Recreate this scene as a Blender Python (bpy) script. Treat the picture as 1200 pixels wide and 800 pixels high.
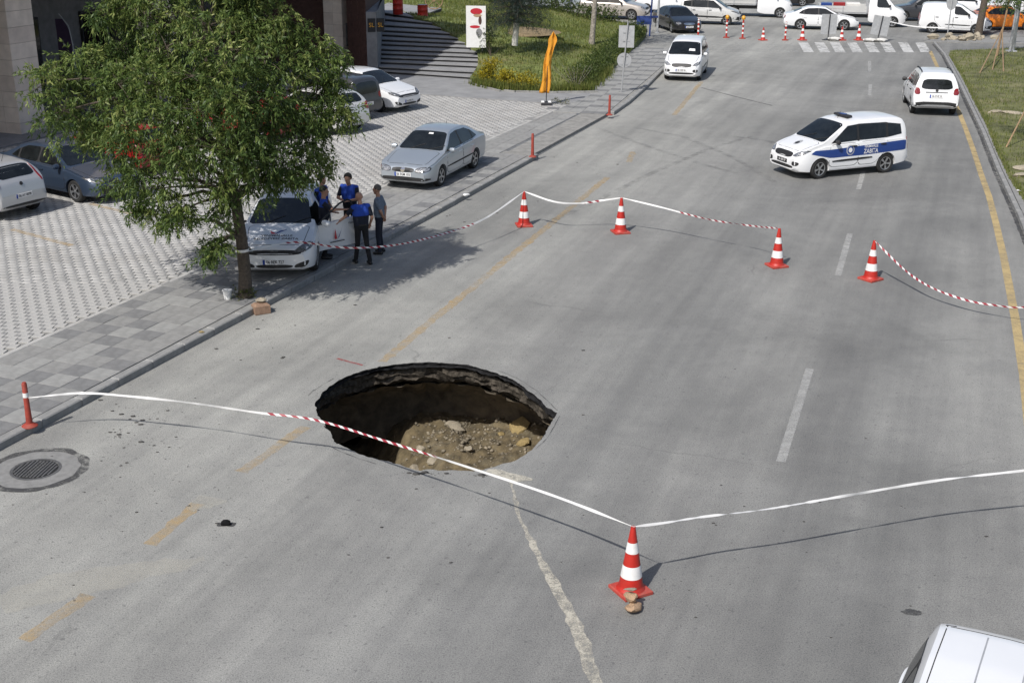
import bpy, bmesh, math, random
import numpy as np
from mathutils import Vector, Matrix, noise
from mathutils.bvhtree import BVHTree
from mathutils.geometry import delaunay_2d_cdt

for o in list(bpy.data.objects): bpy.data.objects.remove(o)
SC = bpy.context.scene
COL = SC.collection
R = math.radians
RNG = random.Random(7)
NR = np.random.default_rng(11)

# ------------------------------------------------------------ camera, sky, sun, exposure
F, TH, RO, CH = 1477.5, R(19.912), R(0.263), 8.6026
FW = Vector((0, math.cos(TH), -math.sin(TH)))
_r = Vector((1, 0, 0)); _u = _r.cross(FW)
CR = _r * math.cos(RO) + _u * math.sin(RO)
CU = -_r * math.sin(RO) + _u * math.cos(RO)
cam = bpy.data.cameras.new('camera'); camo = bpy.data.objects.new('camera', cam); COL.objects.link(camo)
camo.matrix_world = Matrix(((CR.x, CU.x, -FW.x, 0), (CR.y, CU.y, -FW.y, 0), (CR.z, CU.z, -FW.z, CH), (0, 0, 0, 1)))
cam.sensor_width = 36; cam.sensor_fit = 'HORIZONTAL'; cam.lens = 36 * F / 1200
cam.clip_start = 0.1; cam.clip_end = 3000
SC.camera = camo

SUN_AZ, SUN_EL = 33.0, 48.0            # azimuth the shadows point to (from +Y towards +X)
world = bpy.data.worlds.new('World'); SC.world = world; world.use_nodes = True
wn = world.node_tree.nodes; wl = world.node_tree.links
sky = wn.new('ShaderNodeTexSky'); sky.sky_type = 'NISHITA'; sky.sun_disc = False
sky.sun_elevation = R(SUN_EL); sky.sun_rotation = R(SUN_AZ + 180)
sky.air_density = 1.0; sky.dust_density = 2.5; sky.ozone_density = 1.0
wl.new(sky.outputs[0], wn['Background'].inputs[0]); wn['Background'].inputs[1].default_value = 0.105
sl = bpy.data.lights.new('sun', 'SUN'); sl.energy = 3.9; sl.angle = R(0.55); sl.color = (1.0, 0.965, 0.92)
so = bpy.data.objects.new('sun', sl); COL.objects.link(so)
_sd = Vector((math.sin(R(SUN_AZ)) * math.cos(R(SUN_EL)), math.cos(R(SUN_AZ)) * math.cos(R(SUN_EL)), -math.sin(R(SUN_EL))))
so.rotation_euler = _sd.to_track_quat('-Z', 'Y').to_euler(); so.location = (-20, -20, 40)
vs = SC.view_settings; vs.view_transform = 'Standard'; vs.look = 'None'; vs.exposure = 0.12; vs.gamma = 1.0; vs.use_curve_mapping = False

# ------------------------------------------------------------ helpers
def H(px, py, z=0.0):
    """photo pixel (1200x800) -> point on the level z"""
    d = FW * F + CR * (px - 600) + CU * (400 - py)
    t = (z - CH) / d.z
    return Vector((d.x * t, d.y * t, z))
def HY(px, py, Y):
    """photo pixel -> point at ground distance Y"""
    d = FW * F + CR * (px - 600) + CU * (400 - py)
    t = Y / d.y
    return Vector((d.x * t, Y, CH + d.z * t))

E68 = Vector((math.cos(R(68)), math.sin(R(68)), 0))       # along the kerb
MLF = Vector((-math.sin(R(68)), math.cos(R(68)), 0))      # away from the road, to the left
K0 = Vector((-8.24, 18.47, 0))
def ST(s, t, z=0.0):
    v = K0 + E68 * s + MLF * t
    return Vector((v.x, v.y, z))

def tag(o, label=None, cat=None, group=None, kind=None):
    if label: o['label'] = label
    if cat: o['category'] = cat
    if group: o['group'] = group
    if kind: o['kind'] = kind
    return o
def empty(name, loc=(0, 0, 0), rz=0.0):
    o = bpy.data.objects.new(name, None); COL.objects.link(o); o.empty_display_size = 0.2
    o.location = loc; o.rotation_euler = (0, 0, rz)
    return o
def thing(name, label, cat, loc=(0, 0, 0), rz=0.0, group=None):
    return tag(empty(name, loc, rz), label, cat, group)
def link(name, me, parent=None, m=None):
    o = bpy.data.objects.new(name, me); COL.objects.link(o)
    if m is not None:
        for k in (m if isinstance(m, (list, tuple)) else [m]): me.materials.append(k)
    if parent is not None: o.parent = parent
    return o
def smooth(me, ang=40):
    me.polygons.foreach_set('use_smooth', [True] * len(me.polygons)); me.set_sharp_from_angle(angle=R(ang))
def copy_tree(o, parent=None):
    c = o.copy(); COL.objects.link(c)
    if parent is not None: c.parent = parent
    for ch in list(o.children): copy_tree(ch, c)
    return c

class MB:
    def __init__(s): s.v = []; s.f = []
    def add(s, vs, fs):
        n = len(s.v); s.v += [tuple(v) for v in vs]; s.f += [tuple(i + n for i in f) for f in fs]; return s
    def box(s, c, d, rz=0, mat=None):
        hx, hy, hz = d[0] / 2, d[1] / 2, d[2] / 2
        vs = [Vector((x, y, z)) for z in (-hz, hz) for x, y in ((-hx, -hy), (hx, -hy), (hx, hy), (-hx, hy))]
        if mat is not None: vs = [mat @ v for v in vs]
        if rz:
            m = Matrix.Rotation(rz, 3, 'Z'); vs = [m @ v for v in vs]
        c = Vector(c); vs = [v + c for v in vs]
        return s.add(vs, [(3, 2, 1, 0), (4, 5, 6, 7), (0, 1, 5, 4), (1, 2, 6, 5), (2, 3, 7, 6), (3, 0, 4, 7)])
    def bbox(s, c, d, b=0.02, rz=0):
        """box with chamfered top edges"""
        hx, hy, hz = d[0] / 2, d[1] / 2, d[2] / 2
        rings = [(hx, hy, -hz), (hx, hy, hz - b), (hx - b, hy - b, hz)]
        vs = []
        for x, y, z in rings: vs += [Vector((-x, -y, z)), Vector((x, -y, z)), Vector((x, y, z)), Vector((-x, y, z))]
        m = Matrix.Rotation(rz, 3, 'Z'); c = Vector(c); vs = [m @ v + c for v in vs]
        fs = [(3, 2, 1, 0), (8, 9, 10, 11)]
        for k in range(2):
            for i in range(4): fs.append((k * 4 + i, k * 4 + (i + 1) % 4, k * 4 + 4 + (i + 1) % 4, k * 4 + 4 + i))
        return s.add(vs, fs)
    def lathe(s, prof, n=16, c=(0, 0, 0), axis='Z', cap=True):
        c = Vector(c); vs = []
        for r, z in prof:
            for i in range(n):
                a = 2 * math.pi * i / n
                p = Vector((r * math.cos(a), r * math.sin(a), z))
                if axis == 'Y': p = Vector((p.x, p.z, p.y))
                if axis == 'X': p = Vector((p.z, p.x, p.y))
                vs.append(c + p)
        fs = []
        for k in range(len(prof) - 1):
            for i in range(n): fs.append((k * n + i, k * n + (i + 1) % n, (k + 1) * n + (i + 1) % n, (k + 1) * n + i))
        if cap: fs.append(tuple(range(n))[::-1]); fs.append(tuple(range((len(prof) - 1) * n, len(prof) * n)))
        return s.add(vs, fs)
    def tube(s, pts, rad, n=8, cap=True):
        pts = [Vector(p) for p in pts]
        if not isinstance(rad, (list, tuple)): rad = [rad] * len(pts)
        vs = []; up = Vector((0.13, 0.31, 1)).normalized()
        for i, p in enumerate(pts):
            t = (pts[min(i + 1, len(pts) - 1)] - pts[max(i - 1, 0)])
            if t.length < 1e-9: t = Vector((0, 0, 1))
            t.normalize(); a = t.cross(up)
            if a.length < 1e-3: a = t.cross(Vector((1, 0, 0)))
            a.normalize(); b = a.cross(t)
            for k in range(n):
                th = 2 * math.pi * k / n
                vs.append(p + (a * math.cos(th) + b * math.sin(th)) * rad[i])
        fs = []
        for k in range(len(pts) - 1):
            for i in range(n): fs.append((k * n + i, k * n + (i + 1) % n, (k + 1) * n + (i + 1) % n, (k + 1) * n + i))
        if cap: fs.append(tuple(range(n))[::-1]); fs.append(tuple(range((len(pts) - 1) * n, len(pts) * n)))
        return s.add(vs, fs)
    def prism(s, poly, z0, z1):
        n = len(poly)
        vs = [(p[0], p[1], z0) for p in poly] + [(p[0], p[1], z1) for p in poly]
        fs = [tuple(range(n))[::-1], tuple(range(n, 2 * n))] + [(i, (i + 1) % n, n + (i + 1) % n, n + i) for i in range(n)]
        return s.add(vs, fs)
    def mesh(s, name='m'):
        me = bpy.data.meshes.new(name); me.from_pydata(s.v, [], s.f); me.update()
        bm = bmesh.new(); bm.from_mesh(me); bmesh.ops.recalc_face_normals(bm, faces=bm.faces); bm.to_mesh(me); bm.free()
        return me
    def build(s, name, m, parent=None, sm=None):
        me = s.mesh(name)
        if sm: smooth(me, sm)
        return link(name, me, parent, m)

def np_mesh(name, V, Fq, tint=None):
    """V (n,3), Fq (m,k) with equal face size"""
    me = bpy.data.meshes.new(name); V = np.asarray(V, np.float32); Fq = np.asarray(Fq, np.int32); k = Fq.shape[1]
    me.vertices.add(len(V)); me.vertices.foreach_set('co', V.ravel())
    me.loops.add(Fq.size); me.loops.foreach_set('vertex_index', Fq.ravel())
    me.polygons.add(len(Fq)); me.polygons.foreach_set('loop_start', np.arange(0, Fq.size, k, dtype=np.int32))
    me.update(calc_edges=True)
    if tint is not None:
        a = me.attributes.new('tint', 'FLOAT', 'FACE'); a.data.foreach_set('value', np.asarray(tint, np.float32))
    return me

# ------------------------------------------------------------ materials
def newmat(name):
    m = bpy.data.materials.new(name); m.use_nodes = True
    nt = m.node_tree; return m, nt, nt.nodes, nt.links, nt.nodes['Principled BSDF']
def ramp(nodes, stops, interp='LINEAR'):
    r = nodes.new('ShaderNodeValToRGB'); r.color_ramp.interpolation = interp
    el = r.color_ramp.elements
    while len(el) < len(stops): el.new(0.5)
    for e, (p, c) in zip(el, stops):
        e.position = p; e.color = (*c, 1) if len(c) == 3 else c
    return r
def noise_node(nodes, links, scale, detail=4, rough=0.6, vec=None, dist=0):
    t = nodes.new('ShaderNodeTexNoise'); t.inputs['Scale'].default_value = scale; t.inputs['Detail'].default_value = detail
    t.inputs['Roughness'].default_value = rough; t.inputs['Distortion'].default_value = dist
    if vec is not None: links.new(vec, t.inputs['Vector'])
    return t
def mix(nodes, links, a, b, fac, mode='MIX'):
    x = nodes.new('ShaderNodeMix'); x.data_type = 'RGBA'; x.blend_type = mode
    for sock, val in ((x.inputs[0], fac), (x.inputs[6], a), (x.inputs[7], b)):
        if hasattr(val, 'is_output'): links.new(val, sock)
        elif isinstance(val, (int, float)): sock.default_value = val
        else: sock.default_value = (*val, 1)
    return x.outputs[2]
def pm(name, c, rough=0.6, metal=0.0, var=0.12, scale=6.0, bump=0.0, bscale=40.0, coat=0.0, spec=None, rvar=0.0, dirt=None):
    """principled material with noise variation of colour, roughness and relief"""
    m, nt, N, L, B = newmat(name)
    tc = N.new('ShaderNodeTexCoord'); t = noise_node(N, L, scale, 6, 0.62, tc.outputs['Object'])
    c1 = tuple(max(0, k * (1 - var)) for k in c); c2 = tuple(min(1, k * (1 + var)) for k in c)
    r = ramp(N, [(0.3, c1), (0.7, c2)]); L.new(t.outputs[0], r.inputs[0])
    out = r.outputs[0]
    if dirt:
        t2 = noise_node(N, L, scale * 0.37, 5, 0.7, tc.outputs['Object']); r2 = ramp(N, [(0.5, (0, 0, 0)), (0.75, (1, 1, 1))]); L.new(t2.outputs[0], r2.inputs[0])
        out = mix(N, L, out, dirt, r2.outputs[0])
    L.new(out, B.inputs['Base Color'])
    B.inputs['Roughness'].default_value = rough; B.inputs['Metallic'].default_value = metal
    if rvar:
        mr = N.new('ShaderNodeMapRange'); L.new(t.outputs[0], mr.inputs[0]); mr.inputs[3].default_value = max(0, rough - rvar); mr.inputs[4].default_value = min(1, rough + rvar)
        L.new(mr.outputs[0], B.inputs['Roughness'])
    if coat: B.inputs['Coat Weight'].default_value = coat; B.inputs['Coat Roughness'].default_value = 0.06
    if spec is not None: B.inputs['Specular IOR Level'].default_value = spec
    if bump:
        b = N.new('ShaderNodeBump'); b.inputs['Strength'].default_value = bump; b.inputs['Distance'].default_value = 0.02
        tb = noise_node(N, L, bscale, 5, 0.65, tc.outputs['Object']); L.new(tb.outputs[0], b.inputs['Height']); L.new(b.outputs[0], B.inputs['Normal'])
    return m
def leafmat(name, cols, trans=0.25, rough=0.5):
    """foliage: leaf colour varies from leaf to leaf"""
    m, nt, N, L, B = newmat(name)
    at = N.new('ShaderNodeAttribute'); at.attribute_name = 'tint'
    r = ramp(N, [(i / (len(cols) - 1), c) for i, c in enumerate(cols)]); L.new(at.outputs['Fac'], r.inputs[0])
    tc = N.new('ShaderNodeTexCoord'); t = noise_node(N, L, 9, 3, 0.6, tc.outputs['Object'])
    rr = ramp(N, [(0.3, (0.75, 0.75, 0.75)), (0.7, (1.15, 1.15, 1.1))]); L.new(t.outputs[0], rr.inputs[0])
    c = mix(N, L, r.outputs[0], rr.outputs[0], 1.0, 'MULTIPLY')
    L.new(c, B.inputs['Base Color']); B.inputs['Roughness'].default_value = rough; B.inputs['Specular IOR Level'].default_value = 0.35
    tr = N.new('ShaderNodeBsdfTranslucent'); L.new(c, tr.inputs[0])
    ms = N.new('ShaderNodeMixShader'); ms.inputs[0].default_value = trans
    L.new(B.outputs[0], ms.inputs[1]); L.new(tr.outputs[0], ms.inputs[2]); L.new(ms.outputs[0], N['Material Output'].inputs[0])
    return m

M = {}
def asphalt_material():
    m, nt, N, L, B = newmat('asphalt')
    tc = N.new('ShaderNodeTexCoord'); ob = tc.outputs['Object']
    mp = N.new('ShaderNodeMapping'); mp.inputs['Rotation'].default_value = (0, 0, R(-70)); L.new(ob, mp.inputs[0])     # x runs along the road
    st = N.new('ShaderNodeMapping'); st.inputs['Scale'].default_value = (0.06, 1.0, 1.0); L.new(mp.outputs[0], st.inputs[0])
    big = noise_node(N, L, 0.16, 5, 0.6, ob, 0.6)
    stre = noise_node(N, L, 0.9, 5, 0.65, st.outputs[0])
    mid = noise_node(N, L, 2.2, 6, 0.7, ob)
    fine = noise_node(N, L, 55, 3, 0.7, ob)
    vor = N.new('ShaderNodeTexVoronoi'); vor.inputs['Scale'].default_value = 95; L.new(ob, vor.inputs['Vector'])
    r1 = ramp(N, [(0.33, (0.192, 0.192, 0.187)), (0.62, (0.276, 0.275, 0.265))]); L.new(big.outputs[0], r1.inputs[0])
    r2 = ramp(N, [(0.36, (0.83, 0.83, 0.835)), (0.64, (1.12, 1.12, 1.11))]); L.new(stre.outputs[0], r2.inputs[0])
    c = mix(N, L, r1.outputs[0], r2.outputs[0], 1.0, 'MULTIPLY')
    # across the road: bleached, dusty lane on the left, darker worn lane on the right
    sx = N.new('ShaderNodeSeparateXYZ'); L.new(mp.outputs[0], sx.inputs[0])
    rl = N.new('ShaderNodeMapRange'); L.new(sx.outputs['Y'], rl.inputs[0])
    rl.inputs[1].default_value = 14.0; rl.inputs[2].default_value = -4.0
    lane = ramp(N, [(0.0, (1.08, 1.08, 1.06)), (0.20, (1.10, 1.10, 1.08)), (0.36, (0.97, 0.97, 0.965)), (0.50, (0.80, 0.805, 0.81)), (0.60, (0.86, 0.86, 0.86)), (0.72, (0.75, 0.755, 0.76)), (0.86, (0.84, 0.84, 0.84)), (1.0, (0.82, 0.82, 0.82))])
    ad = N.new('ShaderNodeMath'); ad.operation = 'MULTIPLY_ADD'; L.new(big.outputs[0], ad.inputs[0]); ad.inputs[1].default_value = 0.22; L.new(rl.outputs[0], ad.inputs[2])
    sb = N.new('ShaderNodeMath'); sb.operation = 'SUBTRACT'; L.new(ad.outputs[0], sb.inputs[0]); sb.inputs[1].default_value = 0.11
    L.new(sb.outputs[0], lane.inputs[0])
    c = mix(N, L, c, lane.outputs[0], 1.0, 'MULTIPLY')
    r3 = ramp(N, [(0.32, (0.92, 0.92, 0.925)), (0.68, (1.07, 1.07, 1.06))]); L.new(mid.outputs[0], r3.inputs[0])
    c = mix(N, L, c, r3.outputs[0], 1.0, 'MULTIPLY')
    r4 = ramp(N, [(0.30, (0.42, 0.42, 0.43)), (0.47, (1, 1, 1)), (0.70, (1.45, 1.44, 1.41))]); L.new(fine.outputs[0], r4.inputs[0])
    c = mix(N, L, c, r4.outputs[0], 0.8, 'MULTIPLY')
    r5 = ramp(N, [(0.0, (0.55, 0.55, 0.56)), (0.25, (1, 1, 1)), (0.9, (1.12, 1.12, 1.1))]); L.new(vor.outputs['Distance'], r5.inputs[0])
    c = mix(N, L, c, r5.outputs[0], 0.7, 'MULTIPLY')
    # pocks and dark specks
    sp = noise_node(N, L, 13, 2, 0.5, ob); rs = ramp(N, [(0.66, (0, 0, 0)), (0.70, (1, 1, 1))]); L.new(sp.outputs[0], rs.inputs[0])
    c = mix(N, L, c, (0.10, 0.10, 0.10), mixfac(N, L, rs.outputs[0], 0.55))
    sp2 = noise_node(N, L, 42, 2, 0.5, ob); rs2 = ramp(N, [(0.625, (0, 0, 0)), (0.66, (1, 1, 1))]); L.new(sp2.outputs[0], rs2.inputs[0])
    c = mix(N, L, c, (0.075, 0.075, 0.078), mixfac(N, L, rs2.outputs[0], 0.62))
    # hairline cracks
    wv = noise_node(N, L, 0.9, 3, 0.6, ob); wa = mix(N, L, ob, wv.outputs['Color'], 0.32)
    vc = N.new('ShaderNodeTexVoronoi'); vc.feature = 'DISTANCE_TO_EDGE'; vc.inputs['Scale'].default_value = 0.22; L.new(wa, vc.inputs['Vector'])
    rc = ramp(N, [(0.0, (1, 1, 1)), (0.0035, (0, 0, 0))]); L.new(vc.outputs['Distance'], rc.inputs[0])
    pn = noise_node(N, L, 0.3, 2, 0.5, ob); pr = ramp(N, [(0.56, (0, 0, 0)), (0.66, (0.35, 0.35, 0.35))]); L.new(pn.outputs[0], pr.inputs[0])
    ck = mix(N, L, rc.outputs[0], pr.outputs[0], 1.0, 'MULTIPLY')
    c = mix(N, L, c, (0.08, 0.08, 0.08), ck)
    L.new(c, B.inputs['Base Color']); B.inputs['Roughness'].default_value = 0.88; B.inputs['Specular IOR Level'].default_value = 0.25
    b = N.new('ShaderNodeBump'); b.inputs['Strength'].default_value = 0.55; b.inputs['Distance'].default_value = 0.006
    hb = mix(N, L, fine.outputs[0], vor.outputs['Distance'], 0.5); L.new(hb, b.inputs['Height']); L.new(b.outputs[0], B.inputs['Normal'])
    return m
def mixfac(N, L, sock, k):
    x = N.new('ShaderNodeMath'); x.operation = 'MULTIPLY'; L.new(sock, x.inputs[0]); x.inputs[1].default_value = k; return x.outputs[0]
def paint_material(name, c, cover=0.55, scale=7.0, fade=0.9, soft=0.14):
    """worn road paint: flakes away to bare asphalt in patches"""
    m, nt, N, L, B = newmat(name)
    tc = N.new('ShaderNodeTexCoord'); ob = tc.outputs['Object']
    t = noise_node(N, L, scale, 7, 0.72, ob); t2 = noise_node(N, L, 0.7, 3, 0.6, ob); t3 = noise_node(N, L, 60, 3, 0.6, ob)
    a = N.new('ShaderNodeMath'); a.operation = 'MULTIPLY_ADD'; L.new(t2.outputs[0], a.inputs[0]); a.inputs[1].default_value = 0.5; L.new(t.outputs[0], a.inputs[2])
    a2 = N.new('ShaderNodeMath'); a2.operation = 'MULTIPLY_ADD'; L.new(t3.outputs[0], a2.inputs[0]); a2.inputs[1].default_value = 0.3; L.new(a.outputs[0], a2.inputs[2])
    k = 0.9 + (0.5 - cover) * 0.6
    r = ramp(N, [(max(0, (k - soft) / 1.8), (0, 0, 0)), (min(1, (k + soft) / 1.8), (fade,) * 3)])
    dv = N.new('ShaderNodeMath'); dv.operation = 'DIVIDE'; L.new(a2.outputs[0], dv.inputs[0]); dv.inputs[1].default_value = 1.8
    L.new(dv.outputs[0], r.inputs[0])
    rc = ramp(N, [(0.3, tuple(x * 0.82 for x in c)), (0.7, tuple(min(1, x * 1.12) for x in c))]); L.new(t3.outputs[0], rc.inputs[0])
    L.new(rc.outputs[0], B.inputs['Base Color']); B.inputs['Roughness'].default_value = 0.8
    L.new(r.outputs[0], B.inputs['Alpha'])
    return m
M['asphalt'] = asphalt_material()
M['yellow_paint'] = paint_material('yellow_paint', (0.56, 0.385, 0.165), 0.40, 5, 0.66, 0.26)
M['yellow_line'] = paint_material('yellow_line', (0.52, 0.395, 0.19), 0.80, 3, 0.85, 0.3)
M['white_paint'] = paint_material('white_paint', (0.52, 0.52, 0.50), 0.72, 4, 0.62, 0.3)
M['zebra'] = paint_material('zebra_paint', (0.66, 0.66, 0.64), 0.62, 3, 0.8)
M['zebra_faint'] = paint_material('zebra_faint', (0.5, 0.5, 0.48), 0.3, 3, 0.6)
M['slurry'] = paint_material('dried_slurry', (0.52, 0.49, 0.41), 0.55, 9, 0.85)
M['red_chalk'] = paint_material('red_chalk', (0.35, 0.06, 0.06), 0.6, 20, 0.9)
M['tar'] = paint_material('tar', (0.06, 0.06, 0.062), 0.60, 6, 0.85)
M['tyre_mark'] = paint_material('tyre_mark', (0.10, 0.10, 0.10), 0.42, 3, 0.28)
M['dust'] = paint_material('dust', (0.60, 0.57, 0.48), 0.48, 2.0, 0.36, 0.42)
M['slab_light'] = pm('slab_light', (0.27, 0.27, 0.26), 0.85, var=0.16, scale=5, bump=0.35, bscale=60)
M['slab_mid'] = pm('slab_mid', (0.235, 0.234, 0.226), 0.85, var=0.17, scale=5, bump=0.35, bscale=60)
M['slab_dark'] = pm('slab_dark', (0.178, 0.179, 0.178), 0.85, var=0.18, scale=5, bump=0.35, bscale=60)
M['ramp_slab'] = pm('ramp_slab', (0.135, 0.14, 0.145), 0.85, var=0.2, scale=3, bump=0.35, bscale=60, dirt=(0.2, 0.2, 0.19))
M['bed'] = pm('bedding', (0.24, 0.235, 0.22), 0.95, var=0.25, scale=4, bump=0.3)
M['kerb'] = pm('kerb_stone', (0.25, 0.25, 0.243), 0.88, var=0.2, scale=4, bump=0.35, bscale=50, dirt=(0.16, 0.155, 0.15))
M['paver_light'] = pm('paver_light', (0.39, 0.385, 0.37), 0.88, var=0.16, scale=1.6, bump=0.3, bscale=70, dirt=(0.315, 0.305, 0.285))
M['paver_dark'] = pm('paver_dark', (0.235, 0.235, 0.232), 0.88, var=0.2, scale=2.2, bump=0.3, bscale=70)
M['stone'] = pm('building_stone', (0.66, 0.58, 0.50), 0.8, var=0.14, scale=2.0, bump=0.25, bscale=30)
M['stone2'] = pm('building_stone_b', (0.60, 0.52, 0.45), 0.8, var=0.14, scale=2.0, bump=0.25, bscale=30)
M['greystone'] = pm('grey_stone', (0.20, 0.20, 0.205), 0.8, var=0.2, scale=3, bump=0.3, bscale=40)
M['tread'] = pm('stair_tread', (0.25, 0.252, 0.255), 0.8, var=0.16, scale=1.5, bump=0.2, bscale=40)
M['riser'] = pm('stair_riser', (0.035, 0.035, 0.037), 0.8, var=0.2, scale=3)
M['brick'] = pm('dark_brick', (0.085, 0.045, 0.038), 0.85, var=0.25, scale=6, bump=0.3)
M['plaster'] = pm('plaster', (0.30, 0.27, 0.24), 0.9, var=0.1, scale=1)
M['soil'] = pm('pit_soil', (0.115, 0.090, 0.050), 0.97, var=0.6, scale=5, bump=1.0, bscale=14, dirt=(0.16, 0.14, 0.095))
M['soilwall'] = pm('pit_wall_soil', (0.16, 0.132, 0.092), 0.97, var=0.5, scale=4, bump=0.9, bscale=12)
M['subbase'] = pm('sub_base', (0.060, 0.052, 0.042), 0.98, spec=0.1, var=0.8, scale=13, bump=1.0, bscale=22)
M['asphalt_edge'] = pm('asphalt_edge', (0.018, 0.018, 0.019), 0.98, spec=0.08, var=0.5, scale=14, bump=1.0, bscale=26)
M['rock'] = pm('rock', (0.33, 0.29, 0.22), 0.92, var=0.25, scale=7, bump=0.6, bscale=25)
M['crumb'] = pm('crumb', (0.055, 0.053, 0.05), 0.95, var=0.4, scale=3)
M['rubble'] = pm('rubble', (0.215, 0.185, 0.135), 0.95, var=0.5, scale=2.5, bump=0.4)
M['rock_tan'] = pm('rock_tan', (0.40, 0.27, 0.17), 0.92, var=0.25, scale=9, bump=0.6, bscale=25)
M['rock_yellow'] = pm('rock_yellow', (0.30, 0.225, 0.10), 0.92, var=0.25, scale=7, bump=0.6, bscale=25)
M['grass'] = pm('lawn', (0.13, 0.155, 0.042), 0.95, var=0.5, scale=1.4, bump=0.6, bscale=30, dirt=(0.17, 0.15, 0.06))
M['verge'] = pm('verge', (0.115, 0.12, 0.045), 0.95, var=0.5, scale=1.1, bump=0.6, bscale=30, dirt=(0.23, 0.20, 0.11))
M['earth'] = pm('bare_earth', (0.21, 0.155, 0.085), 0.95, var=0.3, scale=2, bump=0.5, bscale=20)
M['ground'] = pm('ground', (0.16, 0.15, 0.12), 0.95, var=0.3, scale=0.3)
M['bark'] = pm('bark', (0.085, 0.068, 0.052), 0.92, var=0.4, scale=18, bump=0.8, bscale=30)
M['pale_bark'] = pm('pale_bark', (0.26, 0.235, 0.20), 0.9, var=0.55, scale=10, bump=0.6, bscale=30)
M['whitewash'] = pm('whitewash', (0.55, 0.54, 0.50), 0.9, var=0.15, scale=10)
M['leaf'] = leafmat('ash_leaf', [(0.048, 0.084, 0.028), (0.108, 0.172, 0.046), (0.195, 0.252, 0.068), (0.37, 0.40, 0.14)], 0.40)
M['hedge_leaf'] = leafmat('hedge_leaf', [(0.035, 0.058, 0.016), (0.078, 0.115, 0.026), (0.15, 0.18, 0.045)], 0.28)
M['yellow_leaf'] = leafmat('yellow_leaf', [(0.06, 0.085, 0.012), (0.26, 0.23, 0.02), (0.50, 0.40, 0.02)], 0.25)
M['spruce_leaf'] = leafmat('spruce_needle', [(0.014, 0.026, 0.020), (0.03, 0.05, 0.042), (0.055, 0.08, 0.072)], 0.1)
M['blade'] = leafmat('grass_blade', [(0.08, 0.11, 0.024), (0.155, 0.19, 0.045), (0.30, 0.28, 0.10)], 0.35)
M['twig_leaf'] = leafmat('shrub_leaf', [(0.05, 0.07, 0.02), (0.09, 0.11, 0.03), (0.14, 0.13, 0.05)], 0.25)
# vehicles
def paint(name, c, metal=0.0, rough=0.32): return pm(name, c, rough, metal, var=0.025, scale=1.5, coat=0.8, rvar=0.06)
M['white'] = paint('white_car_paint', (0.74, 0.75, 0.76)); M['silver'] = paint('silver_car_paint', (0.42, 0.46, 0.50), 0.55, 0.35)
M['bluegrey'] = paint('blue_grey_paint', (0.042, 0.064, 0.105), 0.45, 0.34); M['pearl'] = paint('pearl_paint', (0.60, 0.60, 0.585), 0.25)
M['silver_light'] = paint('light_silver_paint', (0.46, 0.47, 0.48), 0.4, 0.35)
M['darkgrey'] = paint('dark_grey_paint', (0.062, 0.064, 0.07), 0.4); M['black'] = paint('black_paint', (0.012, 0.012, 0.014))
M['red'] = paint('red_paint', (0.26, 0.008, 0.010)); M['orange'] = paint('taxi_paint', (0.80, 0.22, 0.012)); M['champagne'] = paint('champagne_paint', (0.50, 0.46, 0.42), 0.4)
M['glass'] = pm('car_glass', (0.010, 0.012, 0.013), 0.06, 0, var=0.5, scale=3.5, spec=0.6)
M['trim'] = pm('black_trim', (0.018, 0.018, 0.019), 0.55, var=0.2, scale=20)
M['seam'] = pm('panel_gap', (0.02, 0.02, 0.02), 0.8)
M['tyre'] = pm('tyre', (0.018, 0.018, 0.018), 0.85, var=0.2, scale=20, bump=0.2)
M['alloy'] = pm('alloy', (0.50, 0.51, 0.52), 0.35, 0.8, var=0.1, scale=20)
M['chrome'] = pm('chrome', (0.70, 0.70, 0.70), 0.15, 1.0, var=0.05, scale=5)
M['lamp'] = pm('headlamp', (0.30, 0.31, 0.325), 0.12, 0.5, var=0.7, scale=16, coat=1.0)
M['dark_lamp'] = pm('dark_headlamp', (0.16, 0.165, 0.17), 0.12, 0.3, var=0.6, scale=22, coat=1.0)
M['tail'] = pm('tail_lamp', (0.20, 0.006, 0.008), 0.2, var=0.3, scale=20, coat=1.0)
M['plate'] = pm('plate_white', (0.72, 0.72, 0.72), 0.45, var=0.05); M['plate_blue'] = pm('plate_blue', (0.02, 0.06, 0.30), 0.45); M['ink'] = pm('ink_black', (0.012, 0.012, 0.014), 0.6)
M['blue'] = pm('blue_vinyl', (0.014, 0.045, 0.20), 0.38, var=0.05, coat=0.5); M['redv'] = pm('red_vinyl', (0.45, 0.02, 0.035), 0.4); M['white_vinyl'] = pm('white_vinyl', (0.7, 0.7, 0.7), 0.4, var=0.04)
M['interior'] = pm('car_interior', (0.022, 0.022, 0.024), 0.85, var=0.3, scale=12)
# street things
M['cone'] = pm('cone_red', (0.42, 0.020, 0.012), 0.5, var=0.14, scale=9, dirt=(0.30, 0.045, 0.03)); M['cone_base'] = pm('cone_base_red', (0.40, 0.050, 0.035), 0.65, var=0.25, scale=9, dirt=(0.30, 0.10, 0.08))
M['band'] = pm('reflective_white', (0.72, 0.72, 0.71), 0.45, var=0.08, scale=9, dirt=(0.58, 0.57, 0.54))
M['bollard'] = pm('bollard_red', (0.30, 0.045, 0.028), 0.6, var=0.25, scale=9, dirt=(0.24, 0.08, 0.06))
M['galv'] = pm('galvanised', (0.42, 0.43, 0.44), 0.5, 0.3, var=0.12, scale=6); M['dark_metal'] = pm('dark_metal', (0.05, 0.05, 0.055), 0.5, 0.5)
M['bluepole'] = pm('blue_pole', (0.03, 0.06, 0.22), 0.5); M['flag'] = pm('flag_orange', (0.62, 0.27, 0.02), 0.75, var=0.2, scale=2.5)
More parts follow.
